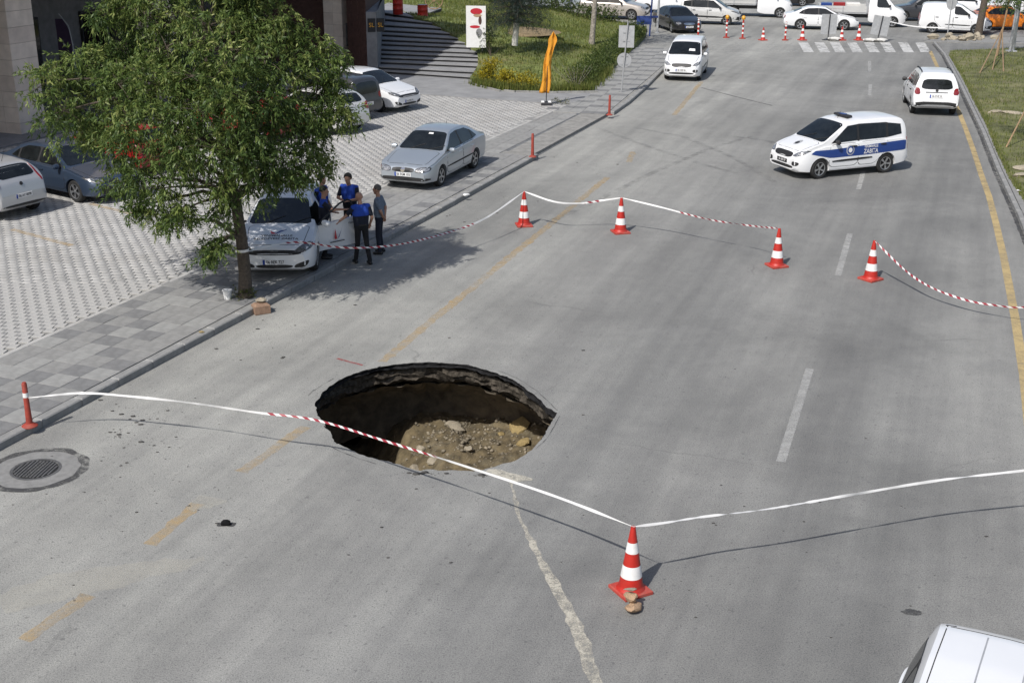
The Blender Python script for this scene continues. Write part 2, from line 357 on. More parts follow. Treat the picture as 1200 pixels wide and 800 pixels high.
M['wood'] = pm('stake_wood', (0.28, 0.19, 0.11), 0.85, var=0.25, scale=14); M['barrel'] = pm('barrel_red', (0.45, 0.025, 0.015), 0.45, var=0.12, scale=5)
M['plastic_white'] = pm('white_plastic', (0.72, 0.72, 0.71), 0.45, var=0.06); M['sandbag'] = pm('sandbag', (0.62, 0.61, 0.58), 0.9, var=0.12, scale=9, bump=0.5)
M['purple'] = pm('purple_banner', (0.030, 0.016, 0.042), 0.8, var=0.15); M['amber'] = pm('amber_lens', (0.65, 0.32, 0.02), 0.3)
M['iron'] = pm('cast_iron', (0.15, 0.15, 0.15), 0.6, 0.5, var=0.3, scale=25, bump=0.4); M['lidgap'] = pm('lid_groove', (0.02, 0.02, 0.02), 0.9)
M['cement'] = pm('cement_collar', (0.215, 0.214, 0.207), 0.9, var=0.2, scale=7, bump=0.3, bscale=50)
M['brickblock'] = pm('terracotta_block', (0.24, 0.155, 0.105), 0.9, var=0.25, scale=12, bump=0.5)
# people
M['skin'] = pm('skin', (0.42, 0.23, 0.155), 0.55, var=0.1, scale=12); M['hair'] = pm('hair_dark', (0.018, 0.014, 0.011), 0.7, var=0.4, scale=60, bump=0.4, bscale=120); M['grey_hair'] = pm('hair_grey', (0.10, 0.09, 0.08), 0.7, var=0.4, scale=60, bump=0.4, bscale=120)
M['royal'] = pm('royal_blue_cloth', (0.012, 0.055, 0.36), 0.8, var=0.2, scale=9, bump=0.5, bscale=16); M['navy'] = pm('navy_cloth', (0.010, 0.013, 0.026), 0.85, var=0.3, scale=9, bump=0.5, bscale=16)
M['blackcloth'] = pm('black_cloth', (0.010, 0.010, 0.012), 0.9, var=0.3, scale=9, bump=0.5, bscale=16); M['greyblue'] = pm('grey_blue_shirt', (0.13, 0.165, 0.215), 0.85, var=0.25, scale=14, bump=0.5, bscale=18); M['shoe'] = pm('shoe_black', (0.010, 0.010, 0.010), 0.45)

# ------------------------------------------------------------ ground, road, sinkhole
def fill_poly(name, outer, holes, z, m, kind='structure', parent=None):
    bm = bmesh.new(); edges = []
    for loop in [outer] + holes:
        vs = [bm.verts.new((p[0], p[1], z)) for p in loop]
        edges += [bm.edges.new((vs[i], vs[(i + 1) % len(vs)])) for i in range(len(vs))]
    bmesh.ops.triangle_fill(bm, edges=edges, use_beauty=True)
    bmesh.ops.recalc_face_normals(bm, faces=bm.faces)
    for f in bm.faces:
        if f.normal.z < 0: f.normal_flip()
    me = bpy.data.meshes.new(name); bm.to_mesh(me); bm.free()
    o = link(name, me, parent, m)
    if kind and parent is None: o['kind'] = kind
    return o

RIM = [(70,265),(95,225),(130,195),(165,168),(200,150),(245,133),(290,120),(345,108),(400,100),(450,94),(500,90),(550,88),(600,90),(660,94),(720,100),(775,114),(830,130),(878,150),(920,170),(962,198),(1000,225),(1030,250),(1060,280),(1104,305),(1080,340),(1062,372),(1045,400),(1022,428),(1000,450),(972,478),(940,500),(905,514),(870,520),(830,534),(790,545),(740,552),(690,550),(625,549),(560,545),(518,547),(480,543),(440,530),(400,515),(365,508),(330,500),(290,489),(250,475),(200,450),(150,425),(142,395),(122,368),(105,340),(88,320),(74,298)]
rim0 = [H(350 + x / 3.636, 400 + y / 3.636) for x, y in RIM]
rim = []
for i, p in enumerate(rim0):
    q = rim0[(i + 1) % len(rim0)]; n = max(2, int((q - p).length / 0.05))
    for k in range(n):
        a = p.lerp(q, k / n); j = noise.noise_vector(a * 7.0) * 0.030 + noise.noise_vector(a * 19.0) * 0.018
        rim.append(Vector((a.x + j.x, a.y + j.y, 0)))
RC = sum(rim, Vector()) / len(rim)
rect = [(-80, 1), (95, 1), (95, 170), (-80, 170)]
big = [(-900, -700), (900, -700), (900, 1500), (-900, 1500)]
fill_poly('ground', big, [rect], 0.0, M['ground'])
fill_poly('road', rect, [[(p.x, p.y) for p in rim]], 0.0, M['asphalt'])

pit = empty('sinkhole', (0, 0, 0)); pit['kind'] = 'structure'; pit['label'] = 'round collapsed hole in the asphalt with rubble and brown soil at the bottom'
def pit_ring(prof, name, m, jit, seed):
    """prof: list of (outward offset, z)"""
    V = []; n = len(rim)
    for k, (off, z) in enumerate(prof):
        for i, p in enumerate(rim):
            d = (p - RC); d.z = 0; d.normalize()
            q = p + d * off; q.z = z
            if k > 0 or seed:
                w = noise.noise_vector(Vector((q.x, q.y, z * 2 + seed)) * 3.1) * jit + noise.noise_vector(Vector((q.x, q.y, z * 2 + seed)) * 9.0) * jit * 0.5
                if k == 0: w.z = 0
                q = q + w
            V.append(q)
    Fs = [(k * n + i, k * n + (i + 1) % n, (k + 1) * n + (i + 1) % n, (k + 1) * n + i) for k in range(len(prof) - 1) for i in range(n)]
    me = bpy.data.meshes.new(name); me.from_pydata([tuple(v) for v in V], [], Fs); me.update(); smooth(me, 50)
    return link(name, me, pit, m)
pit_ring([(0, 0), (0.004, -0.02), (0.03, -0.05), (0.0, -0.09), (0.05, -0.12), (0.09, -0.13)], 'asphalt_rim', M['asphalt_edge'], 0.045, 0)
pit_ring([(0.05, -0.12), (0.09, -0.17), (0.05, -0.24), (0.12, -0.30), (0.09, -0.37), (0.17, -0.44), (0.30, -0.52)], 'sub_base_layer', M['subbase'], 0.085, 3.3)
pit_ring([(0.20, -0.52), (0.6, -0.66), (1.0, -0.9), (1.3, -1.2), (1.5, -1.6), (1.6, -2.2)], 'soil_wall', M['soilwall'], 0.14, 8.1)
FLOOR = -1.72
def floor_z(x, y):
    v = Vector((x, y, 0))
    z = FLOOR + noise.fractal(v * 0.8, 1.0, 2.0, 4) * 0.16 + noise.fractal(v * 3.5, 1.0, 2.0, 4) * 0.085 + abs(noise.noise(v * 9)) * 0.05
    d = (v - Vector((-1.15, 22.6, 0))).length; z += 0.22 * math.exp(-(d / 0.6) ** 2)
    z -= 1.1 / (1 + math.exp((x + 2.05 + .35 * (y - 22)) * 4.5))
    d = (v - Vector((0.9, 23.3, 0))).length; z += 0.16 * math.exp(-(d / 0.9) ** 2)
    return z
nx = 170; V = []; Fs = []
for j in range(nx):
    for i in range(nx):
        x = RC.x - 4.4 + 8.8 * i / (nx - 1); y = RC.y - 4.4 + 8.8 * j / (nx - 1)
        V.append((x, y, floor_z(x, y)))
for j in range(nx - 1):
    for i in range(nx - 1): Fs.append((j * nx + i, j * nx + i + 1, (j + 1) * nx + i + 1, (j + 1) * nx + i))
me = bpy.data.meshes.new('soil_floor'); me.from_pydata(V, [], Fs); me.update(); smooth(me, 60)
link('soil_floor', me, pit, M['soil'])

def rock_mesh(seed, sub=2, flat=0.7):
    bm = bmesh.new(); bmesh.ops.create_icosphere(bm, subdivisions=sub, radius=1.0)
    off = Vector((seed * 7.3, seed * 3.1, seed * 5.7))
    for v in bm.verts:
        n = v.co.normalized()
        k = 1 + 0.45 * noise.noise(n * 1.1 + off) + 0.22 * noise.noise(n * 2.6 + off)
        v.co = Vector((n.x * k, n.y * k * 0.82, n.z * k * flat))
    me = bpy.data.meshes.new('rock'); bm.to_mesh(me); bm.free(); smooth(me, 25)
    return me
ROCKS = [rock_mesh(i, 2, 0.6 + 0.1 * (i % 3)) for i in range(6)]
# loose rubble on the pit floor, too small to tell apart singly
V = []; Fs = []; rb = [rock_mesh(20 + i, 1) for i in range(4)]
rv = [np.array([v.co[:] for v in r.vertices]) for r in rb]; rf = [np.array([p.vertices[:] for p in r.polygons]) for r in rb]
n0 = 0
for i in range(2600):
    cx, cy = (-1.0, 22.6) if i < 700 else (0.2, 22.8)
    x = NR.normal(cx, 0.55 if i < 700 else 1.2); y = NR.normal(cy, 0.55 if i < 700 else 0.9)
    s = 0.006 + 0.045 * NR.random() ** 7 + (0.03 * NR.random() if i % 25 == 0 else 0); k = i % 4; a = NR.random() * 6.3
    P = rv[k] * s; P = np.c_[P[:, 0] * math.cos(a) - P[:, 1] * math.sin(a), P[:, 0] * math.sin(a) + P[:, 1] * math.cos(a), P[:, 2]]
    V.append(P + [x, y, floor_z(x, y) + s * 0.3]); Fs.append(rf[k] + n0); n0 += len(P)
tag(link('loose_rubble', np_mesh('loose_rubble', np.vstack(V), np.vstack(Fs)), pit, M['rubble']), kind='stuff')
for i, (px, py, s, mk, lab) in enumerate([
        (534, 503, 0.20, 'rock', 'large grey boulder standing on the soil inside the sinkhole'),
        (608, 505, 0.26, 'rock_yellow', 'big pale yellow rock lying at the lit side of the sinkhole'),
        (613, 522, 0.15, 'rock_yellow', 'smaller yellow rock beside the big yellow one in the sinkhole'),
        (549, 530, 0.12, 'rock', 'pale flat stone alone on brown soil in the sinkhole'),
        (486, 531, 0.13, 'rock', 'white stone on the rubble heap under the striped tape'),
        (494, 520, 0.12, 'rock', 'grey stone at the upper edge of the rubble heap'),
        (507, 533, 0.12, 'rock', 'angular light stone between others on the rubble heap'),
        (487, 542, 0.10, 'rock', 'small stone at the foot of the rubble heap'),
        (588, 507, 0.10, 'rock_yellow', 'tan stone in the middle of the sinkhole floor')]):
    p = H(px, py, FLOOR + 0.08); o = link('rock', ROCKS[i % 6].copy(), None, M[mk])
    o.scale = (s, s * 0.9, s * (0.45 if mk == 'rock_yellow' else .85)); o.rotation_euler = (.3 * math.sin(i * 5), .3 * math.cos(i * 3), i * 1.7); o.location = (p.x, p.y, floor_z(p.x, p.y) + s * 0.30)
    tag(o, lab, 'rock', 'rocks on the sinkhole floor')

# ------------------------------------------------------------ road markings
def strip(name, pts, w, m, label, cat, z=0.004, group=None, wob=0.0):
    """painted strip along points, w in metres or list"""
    pts = [Vector(p) for p in pts]; V = []; Fs = []
    dense = []; ws = w if isinstance(w, (list, tuple)) else [w] * len(pts); wd = []
    for i in range(len(pts) - 1):
        n = max(1, int((pts[i + 1] - pts[i]).length / 0.12))
        for k in range(n): dense.append(pts[i].lerp(pts[i + 1], k / n)); wd.append(ws[i] + (ws[i + 1] - ws[i]) * k / n)
    dense.append(pts[-1]); wd.append(ws[-1])
    for i, p in enumerate(dense):
        t = dense[min(i + 1, len(dense) - 1)] - dense[max(i - 1, 0)]; t.normalize(); nn = Vector((-t.y, t.x, 0))
        a = wd[i] / 2; j1 = noise.noise(p * 6) * wob; j2 = noise.noise(p * 6 + Vector((9, 3, 1))) * wob
        V += [tuple(p + nn * (a + j1) + Vector((0, 0, z))), tuple(p - nn * (a + j2) + Vector((0, 0, z)))]
    for i in range(len(dense) - 1): Fs.append((2 * i, 2 * i + 1, 2 * i + 3, 2 * i + 2))
    me = bpy.data.meshes.new(name); me.from_pydata(V, [], Fs); me.update()
    o = link(name, me, None, m); tag(o, label, cat, group); return o
GY = 'faded yellow dashes of the left road line'
for a, b, lab in [((28, 750), (104, 697), 'faded yellow dash with a sandy dust streak at its end'), ((175, 638), (232, 590), 'faded yellow dash ending in a pale dust patch beside the black asphalt lump'),
                  ((283, 553), (358, 500), 'faded yellow dash running up to the sinkhole rim under the tape'), ((448, 424), (486, 392), 'short yellow dash behind the sinkhole beside the red mark'),
                  ((486, 392), (712, 208), 'long faded yellow line passing between the first two tape cones'), ((737, 190), (742, 178), 'tiny worn yellow remnant on the open road'), ((790, 135), (822, 96), 'worn yellow dash under the rear of the oncoming white van')]:
    strip('yellow_dash', [H(*a), H(*b)], 0.20, M['yellow_paint'], lab, 'road marking', group=GY, wob=0.06)
strip('yellow_edge_line', [H(*c) for c in [(1209, 520), (1200, 440), (1190, 375), (1176, 300), (1166, 257), (1159, 230), (1150, 205), (1141, 177), (1132, 152), (1124, 132), (1112, 106), (1100, 82), (1090, 60)]], 0.18, M['yellow_line'], 'long solid yellow line along the right kerb', 'road marking', wob=0.006)
for a, b, lab in [((915, 541), (949, 432), 'large white lane dash on the open road beyond the front cone'), ((982, 323), (996, 274), 'white lane dash between the two cones right of the road'), ((1006, 222), (1012, 200), 'worn white dash under the rear wheel of the striped municipal van'),
                  ((1019, 112), (1020, 99), 'faint white lane dash beside the white estate car'), ((1019, 84), (1019, 72), 'faint white lane dash just before the crossing')]:
    strip('white_dash', [H(*a), H(*b)], 0.15, M['white_paint'], lab, 'road marking', group='white lane dashes', wob=0.006)
ORD = 'first second third fourth fifth sixth seventh eighth ninth tenth eleventh twelfth thirteenth'.split()
zx = [831, 850, 870, 905, 926, 944, 963, 981, 1001, 1021, 1040, 1061, 1081]
for i, x in enumerate(zx):
    y0 = 61; k = (x - 831) / 250
    p0 = H(x + 4, 61.5); p1 = H(x - 3, 50)
    lab = ('worn', 'white')[i > 4] + ' crossing bar, ' + ORD[i] + ' of the thirteen from the left kerb to the yellow line'
    strip('crossing_bar', [p0, p1], 0.55, M['zebra'] if i > 4 else M['zebra_faint'], lab, 'road marking', group='bars of the pedestrian crossing')
strip('slurry_trail', [H(*c) for c in [(598, 563), (603, 580), (606, 600), (617, 624), (633, 655), (650, 685), (668, 720), (684, 755), (698, 800), (705, 830)]], [0.03, 0.05, 0.04, 0.07, 0.10, 0.13, 0.17, 0.17, 0.16, 0.15], M['slurry'], 'pale dried slurry trail running from the hole past the front cone', 'stain', wob=0.05)
strip('slurry_patch', [H(*c) for c in [(571, 551), (590, 556), (607, 560), (624, 562)]], [0.10, 0.26, 0.24, 0.05], M['slurry'], 'pale cream splash on asphalt at the near rim of the sinkhole', 'stain', z=0.008, wob=0.08)
strip('red_spray_mark', [H(395, 420), H(425, 428)], 0.05, M['red_chalk'], 'thin red sprayed line on asphalt behind the sinkhole', 'road marking', wob=0.012)
strip('dust_streak', [H(*c) for c in [(0, 708), (60, 690), (150, 672), (240, 655)]], [0.5, 0.75, 0.6, 0.15], M['dust'], 'sandy dust streak sweeping across the asphalt', 'stain', wob=0.1)
strip('dust_patch', [H(*c) for c in [(222, 598), (240, 588), (266, 588)]], [0.12, 0.45, 0.1], M['dust'], 'pale dust patch at the end of a yellow dash', 'stain', z=0.008, wob=0.08)
for pts, lab in [([(640, 262), (700, 235), (770, 200), (830, 175), (880, 160)], 'curved tyre mark from the left cone towards the junction'), ([(700, 150), (760, 172), (820, 192), (870, 205)], 'tyre mark crossing the lanes in front of the municipal van'), ([(745, 150), (800, 160), (860, 185), (910, 215)], 'tyre mark swinging towards the rear wheel of the municipal van'), ([(860, 160), (900, 165), (960, 190)], 'short curved tyre mark beside the municipal van bonnet')]:
    strip('tyre_mark', [H(*c) for c in pts], 0.22, M['tyre_mark'], lab, 'tyre mark', wob=0.02, group='tyre marks')
strip('asphalt_joint', [H(*c) for c in [(822, 103), (860, 113), (905, 124)]], 0.08, M['tar'], 'dark tar joint crossing the road behind the oncoming white van', 'tar joint', wob=0.03)
strip('tar_smear', [H(*c) for c in [(43, 790), (52, 765), (72, 742), (86, 735)]], [0.03, 0.04, 0.12, 0.2], M['tyre_mark'], 'dark smear below the nearest yellow dash', 'stain', wob=0.04)
for px, py, w_, lab in [(1068, 717, 0.10, 'small dark oil spot near the white roof'), (265, 614, 0.16, 'soot ring round the black asphalt lump')]:
    p = H(px, py); strip('oil_spot', [p + Vector((0.13 * math.cos(math.pi * (1 - k / 8)), 0.012 * math.sin(k * 1.9), 0)) for k in range(9)], [0.01 + w_ * math.sin(math.pi * k / 8) ** .6 for k in range(9)], M['tar'], lab, 'stain', wob=0.05)

for pts, lab in [([(850, 124), (930, 156), (1010, 208), (1062, 254), (1102, 294)], 'thin crack running along the far right rim of the sinkhole'), ([(40, 232), (62, 212), (110, 180), (150, 158)], 'thin crack along the far left rim of the sinkhole'), ([(1112, 318), (1090, 360), (1060, 410), (1010, 460)], 'hairline crack along the right rim of the sinkhole'), ([(120, 440), (180, 470), (260, 500), (330, 522)], 'hairline crack along the near left rim of the sinkhole')]:
    strip('rim_crack', [H(350 + x / 3.636, 400 + y / 3.636) for x, y in pts], 0.012, M['tar'], lab, 'crack', wob=0.018, group='cracks round the sinkhole')
# manhole: cement collar, tar ring, ribbed iron lid
mhc = H(42, 550); mh = thing('manhole_cover', 'round ribbed cast iron manhole cover set in a cement collar beside the kerb', 'manhole', (mhc.x, mhc.y, 0))
def disc_ring(r0, r1, z, n=64, wob=0.0, sd=0):
    b = MB(); vs = []
    for i in range(n):
        a = 2 * math.pi * i / n
        k0 = r0 + wob * noise.noise(Vector((math.cos(a) * 3, math.sin(a) * 3, sd))); k1 = r1 + wob * noise.noise(Vector((math.cos(a) * 3, math.sin(a) * 3, sd + 5)))
        vs += [(k0 * math.cos(a), k0 * math.sin(a), z), (k1 * math.cos(a), k1 * math.sin(a), z)]
    return b.add(vs, [(2 * i, 2 * i + 1, (2 * i + 3) % (2 * n), (2 * i + 2) % (2 * n)) for i in range(n)])
disc_ring(0.34, 0.68, 0.005).build('cement_collar', M['cement'], mh)
disc_ring(0.66, 0.79, 0.009, wob=0.05).build('tar_ring', M['tar'], mh)
disc_ring(0.34, 0.385, 0.009).build('frame', M['iron'], mh)
MB().lathe([(0.335, -0.02), (0.335, 0.006)], 40).build('lid', M['lidgap'], mh)
for i in range(-5, 6):
    if i in (-1, 0, 1) : continue
    x = i * 0.056; h = math.sqrt(0.32 ** 2 - x * x)
    MB().box((x, 0, 0.011), (0.030, 2 * h, 0.012)).build('rib', M['iron'], mh)
for i in range(-1, 2):
    for j in range(-4, 5):
        if abs(j) < 5: MB().box((i * 0.056, j * 0.066, 0.011), (0.035, 0.045, 0.012)).build('stud', M['iron'], mh)
mh.rotation_euler = (0, 0, R(-8))

# crumbs of asphalt scattered over the road
V = []; Fs = []; n0 = 0
def crumbs(cx, cy, sx, sy, n, smax, lim=2.6):
    global n0
    for i in range(n):
        p = H(NR.normal(cx, sx), NR.normal(cy, sy)); s = 0.008 + smax * .8 * NR.random() ** 5; k = i % 4
        if p.y < 13 or (p - RC).length < lim: continue
        P = rv[k] * s; P = P * [1.4, 1, 0.5]; V.append(P + [p.x, p.y, s * 0.2]); Fs.append(rf[k] + n0); n0 += len(P)
crumbs(505, 555, 22, 1.5, 26, 0.05, 0); crumbs(568, 557, 10, 1.5, 14, 0.05, 0); crumbs(165, 495, 32, 18, 60, 0.040); crumbs(150, 560, 90, 50, 70, 0.02); crumbs(600, 300, 260, 120, 60, 0.03); crumbs(560, 255, 40, 18, 26, 0.05); crumbs(700, 640, 220, 90, 90, 0.018); crumbs(360, 385, 60, 20, 30, 0.04); crumbs(240, 600, 30, 20, 16, 0.02); crumbs(700, 190, 40, 10, 12, 0.05); crumbs(690, 125, 15, 12, 14, 0.05)
tag(link('asphalt_crumbs', np_mesh('asphalt_crumbs', np.vstack(V), np.vstack(Fs)), None, M['crumb']), 'dark crumbs of asphalt and dirt scattered over the road', 'debris', kind='stuff')
p = H(265, 615); o = link('asphalt_lump', ROCKS[2].copy(), None, M['asphalt_edge']); o.location = (p.x, p.y, 0.03); o.scale = (0.075, 0.06, 0.06); tag(o, 'small black lump of asphalt beside a faded yellow dash', 'asphalt lump')

# ------------------------------------------------------------ kerbs, sidewalk, parking lot
KZ = 0.13
KL = [ST(-12, 0), Vector((-8.24, 18.47, 0)), Vector((-5.58, 25.15, 0)), Vector((-1.97, 34.3, 0)), Vector((0.85, 41.75, 0)), Vector((3.83, 49.6, 0)), Vector((4.87, 52.9, 0)), Vector((5.95, 56.9, 0)), Vector((7.3, 62.4, 0)), Vector((8.6, 67.2, 0)), Vector((9.6, 71.0, 0))]
def along(poly, step, d0=0.0):
    """points every step metres with tangent"""
    out = []; d = d0
    for i in range(len(poly) - 1):
        a, b = poly[i], poly[i + 1]; L_ = (b - a).length; t = (b - a) / L_
        while d < L_: out.append((a + t * d, t)); d += step
        d -= L_
    return out
kerb = empty('kerb'); kerb['kind'] = 'structure'
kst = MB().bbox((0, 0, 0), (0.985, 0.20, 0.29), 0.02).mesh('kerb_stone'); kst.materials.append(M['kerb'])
D1, D2 = H(627, 186), H(714, 137)
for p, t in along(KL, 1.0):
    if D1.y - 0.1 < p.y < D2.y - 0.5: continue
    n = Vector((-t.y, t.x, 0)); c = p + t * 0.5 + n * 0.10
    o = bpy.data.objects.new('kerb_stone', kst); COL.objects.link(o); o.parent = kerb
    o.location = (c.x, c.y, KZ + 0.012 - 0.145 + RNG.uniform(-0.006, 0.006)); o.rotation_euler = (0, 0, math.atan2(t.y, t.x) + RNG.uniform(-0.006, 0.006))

SW = 2.55
def offset_line(poly, d):
    out = []
    for i, p in enumerate(poly):
        t = (poly[min(i + 1, len(poly) - 1)] - poly[max(i - 1, 0)]).normalized(); out.append(p + Vector((-t.y, t.x, 0)) * d)
    return out
inner = offset_line(KL, SW + 0.2)
walk = MB().prism([(p.x, p.y) for p in offset_line(KL, 0.203)] + [(p.x, p.y) for p in reversed(inner)], 0.001, KZ - 0.022).build('sidewalk', M['bed']); walk['kind'] = 'structure'
slabs = []; SEG = [(KL[1] - (KL[5] - KL[1]).normalized() * 6, KL[5], 0.52), (KL[5], KL[10], 0.52)]
for si, (a, b, u) in enumerate(SEG):
    t = (b - a).normalized(); n = Vector((-t.y, t.x, 0)); L_ = (b - a).length; nr = 5; wv_ = SW / nr
    for i in range(int(L_ / u)):
        for j in range(nr):
            c = a + t * (i + 0.5) * u + n * (0.205 + (j + 0.5) * wv_)
            if si == 0 and D1.y + 0.2 < c.y and j < 2: continue
            if si == 0: kind = 'slab_dark' if ((i + j) % 2 == 0 and noise.noise(Vector((i * .31, j * .4, 2))) > -0.15) else ('slab_mid' if noise.noise(Vector((i * .5, j * .7, 9))) > -.1 else 'slab_light')
            else: kind = 'slab_dark' if (i + (j // 2)) % 3 == 0 else 'slab_light'
            if si == 0 and c.y > 41 and kind == 'slab_dark': kind = 'slab_mid'
            slabs.append((c, math.atan2(t.y, t.x), kind, u, wv_))
slabs.sort(key=lambda s: s[0].y)
sme = {}
for k in ('slab_light', 'slab_mid', 'slab_dark'):
    sme[k] = MB().bbox((0, 0, 0), (0.514, SW / 5 - 0.006, 0.04), 0.004).mesh('slab'); sme[k].materials.append(M[k])
rest = {k: MB() for k in sme}; cnt = 0
for c, rz, k, u, w_ in slabs:
    z = KZ - 0.02 + RNG.uniform(-0.004, 0.004)
    if c.y > 17.5 and cnt < 300:
        o = bpy.data.objects.new('slab', sme[k]); COL.objects.link(o); o.parent = walk; o.location = (c.x, c.y, z); o.rotation_euler = (RNG.uniform(-.004, .004), RNG.uniform(-.004, .004), rz); cnt += 1
    else: rest[k].bbox((c.x, c.y, z), (0.514, SW / 5 - 0.006, 0.04), 0.004, rz)
for k, b in rest.items():
    if b.v: tag(b.build('slab_field', M[k], walk), kind='stuff')
# dropped ramp between the two red posts
t = (D2 - D1).normalized(); n = Vector((-t.y, t.x, 0)); L_ = (D2 - D1).length
for i in range(int(L_ / 0.7)):
    for j in range(2):
        a = D1 + t * (i * 0.7 + 0.35) + n * (0.06 + j * 0.60); h0 = 0.012 + j * 0.057; h1 = h0 + 0.055
        vs = [a, a + t * 0.692, a + t * 0.692 + n * 0.592, a + n * 0.592]
        b = MB(); b.add([(v.x, v.y, -0.01) for v in vs] + [(vs[0].x, vs[0].y, h0), (vs[1].x, vs[1].y, h0), (vs[2].x, vs[2].y, h1), (vs[3].x, vs[3].y, h1)], [(3, 2, 1, 0), (4, 5, 6, 7), (0, 1, 5, 4), (1, 2, 6, 5), (2, 3, 7, 6), (3, 0, 4, 7)])
        b.build('ramp_slab', M['ramp_slab'], walk)

# lot of interlocking pavers: large pale squares with small dark squares between
lot = MB().prism([tuple(ST(*c)[:2]) for c in [(-14, SW + 0.21), (35.0, SW + 0.21), (35.0, 17.4), (-14, 17.4)]], 0.001, KZ - 0.02).build('parking_lot', M['bed']); lot['kind'] = 'structure'
PA, PB = 0.215, 0.107
pl = MB().bbox((0, 0, 0), (PA - 0.007, PA - 0.007, 0.04), 0.005).mesh('paver'); pl.materials.append(M['paver_light'])
pd = MB().bbox((0, 0, 0), (PB - 0.007, PB - 0.007, 0.04), 0.005).mesh('paver'); pd.materials.append(M['paver_dark'])
rot0 = R(18.4); ca, sa = math.cos(rot0), math.sin(rot0); items = []
for i in range(-260, 260):
    for j in range(-260, 260):
        u = i * PA - j * PB; v = i * PB + j * PA
        s_ = 12 + u * ca - v * sa; t_ = 10 + u * sa + v * ca
        if not (-4.0 < s_ < 34.8 and SW + 0.40 < t_ < 17.2): continue
        items.append((s_, t_, 0))
        u2 = u + PA / 2 - PB / 2 + 0 ; v2 = v + PA / 2 + PB / 2
        items.append((12 + u2 * ca - v2 * sa, 10 + u2 * sa + v2 * ca, 1))
edge = MB()
for i in range(78):
    c = ST(-4 + i * 0.5, SW + 0.30); edge.bbox((c.x, c.y, KZ - 0.017), (0.49, 0.12, 0.04), 0.004, R(68))
pts = []
for s_, t_, k in items:
    p = ST(s_, t_); d = FW.dot(p - Vector((0, 0, CH))); sx = 600 + F * CR.dot(p - Vector((0, 0, CH))) / d
    pts.append((p.y, p.x, k, sx > -8))
pts.sort(); cnt = 0; base_rz = R(68) + rot0
LV = {0: [], 1: []}
tv = {0: np.array([v.co[:] for v in pl.vertices]), 1: np.array([v.co[:] for v in pd.vertices])}
tf = np.array([p.vertices[:] for p in pl.polygons])
cz, sz = math.cos(base_rz), math.sin(base_rz)
for y, x, k, vis in pts:
    z = KZ - 0.02 + RNG.uniform(-0.003, 0.003)
    if vis and cnt < 300 and y > 21.0:
        o = bpy.data.objects.new('paver', pd if k else pl); COL.objects.link(o); o.parent = lot; o.location = (x, y, z); o.rotation_euler = (0, 0, base_rz); cnt += 1
    elif vis:
        T = tv[k]; LV[k].append(np.c_[T[:, 0] * cz - T[:, 1] * sz + x, T[:, 0] * sz + T[:, 1] * cz + y, T[:, 2] + z])
for k in (0, 1):
    n = len(LV[k]); Vv = np.vstack(LV[k]); Ff = (tf[None] + (np.arange(n) * len(tv[k]))[:, None, None]).reshape(-1, 4)
    tag(link('paver_field', np_mesh('paver_field', Vv, Ff), lot, M['paver_dark' if k else 'paver_light']), kind='stuff')
tag(edge.build('edging_strip', M['paver_light'], lot), kind='stuff')
for a, b, lab in [((14, 269), (84, 288), 'faded yellow bay line behind the silver hatchback'), ((106, 239), (156, 251), 'faded yellow bay line below the blue sedan bonnet')]:
    strip('bay_line', [H(*a, KZ), H(*b, KZ)], 0.17, M['yellow_paint'], lab, 'road marking', z=0.008, wob=0.015, group='yellow bay lines')

# right verge: gutter, kerb, narrow pavement, grass
kr = [H(*c) for c in [(1240, 400), (1212, 305), (1194, 260), (1185, 240), (1167, 200), (1150, 157), (1135, 125), (1122, 97), (1105, 65), (1094, 52)]]
gr = [H(*c, 0.12) for c in [(1290, 400), (1236, 290), (1200, 235), (1182, 207), (1167, 175), (1155, 145), (1142, 120), (1127, 90), (1112, 65)]]
kerb_r = empty('kerb_right'); kerb_r['kind'] = 'structure'
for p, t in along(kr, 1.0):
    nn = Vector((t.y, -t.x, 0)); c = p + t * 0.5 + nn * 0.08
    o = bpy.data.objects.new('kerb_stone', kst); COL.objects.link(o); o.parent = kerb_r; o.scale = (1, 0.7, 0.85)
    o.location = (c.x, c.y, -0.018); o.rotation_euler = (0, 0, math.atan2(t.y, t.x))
krr = [p + Vector((0.16, -0.03, 0)) for p in kr]
sb = MB().prism([(p.x, p.y) for p in krr] + [(p.x, p.y) for p in reversed(gr)], 0.001, 0.108).build('pavement_right', M['slab_mid']); sb['kind'] = 'structure'
strip('gutter_line', [p + Vector((-0.05, 0.02, 0)) for p in kr], 0.11, M['tar'], 'dark line in the gutter along the right kerb', 'stain', wob=0.03)  # dark strip laid along the foot of the right kerb
vg = [(p.x, p.y) for p in gr] + [(H(1113, 62).x, H(1113, 62).y), (H(1240, 57).x, H(1240, 57).y), (60, 73), (60, 20), (24, 18)]
bmv = MB().prism(vg, 0.001, 0.125).build('verge', M['verge']); bmv['kind'] = 'structure'
# far cross street: island pavement with rubble on the right
isl = MB().prism([tuple(H(*c)[:2]) for c in [(1083, 50), (1205, 52), (1340, 52), (1340, 44), (1200, 45), (1095, 46)]], 0.001, 0.06).build('traffic_island', M['slab_mid']); isl['kind'] = 'structure'

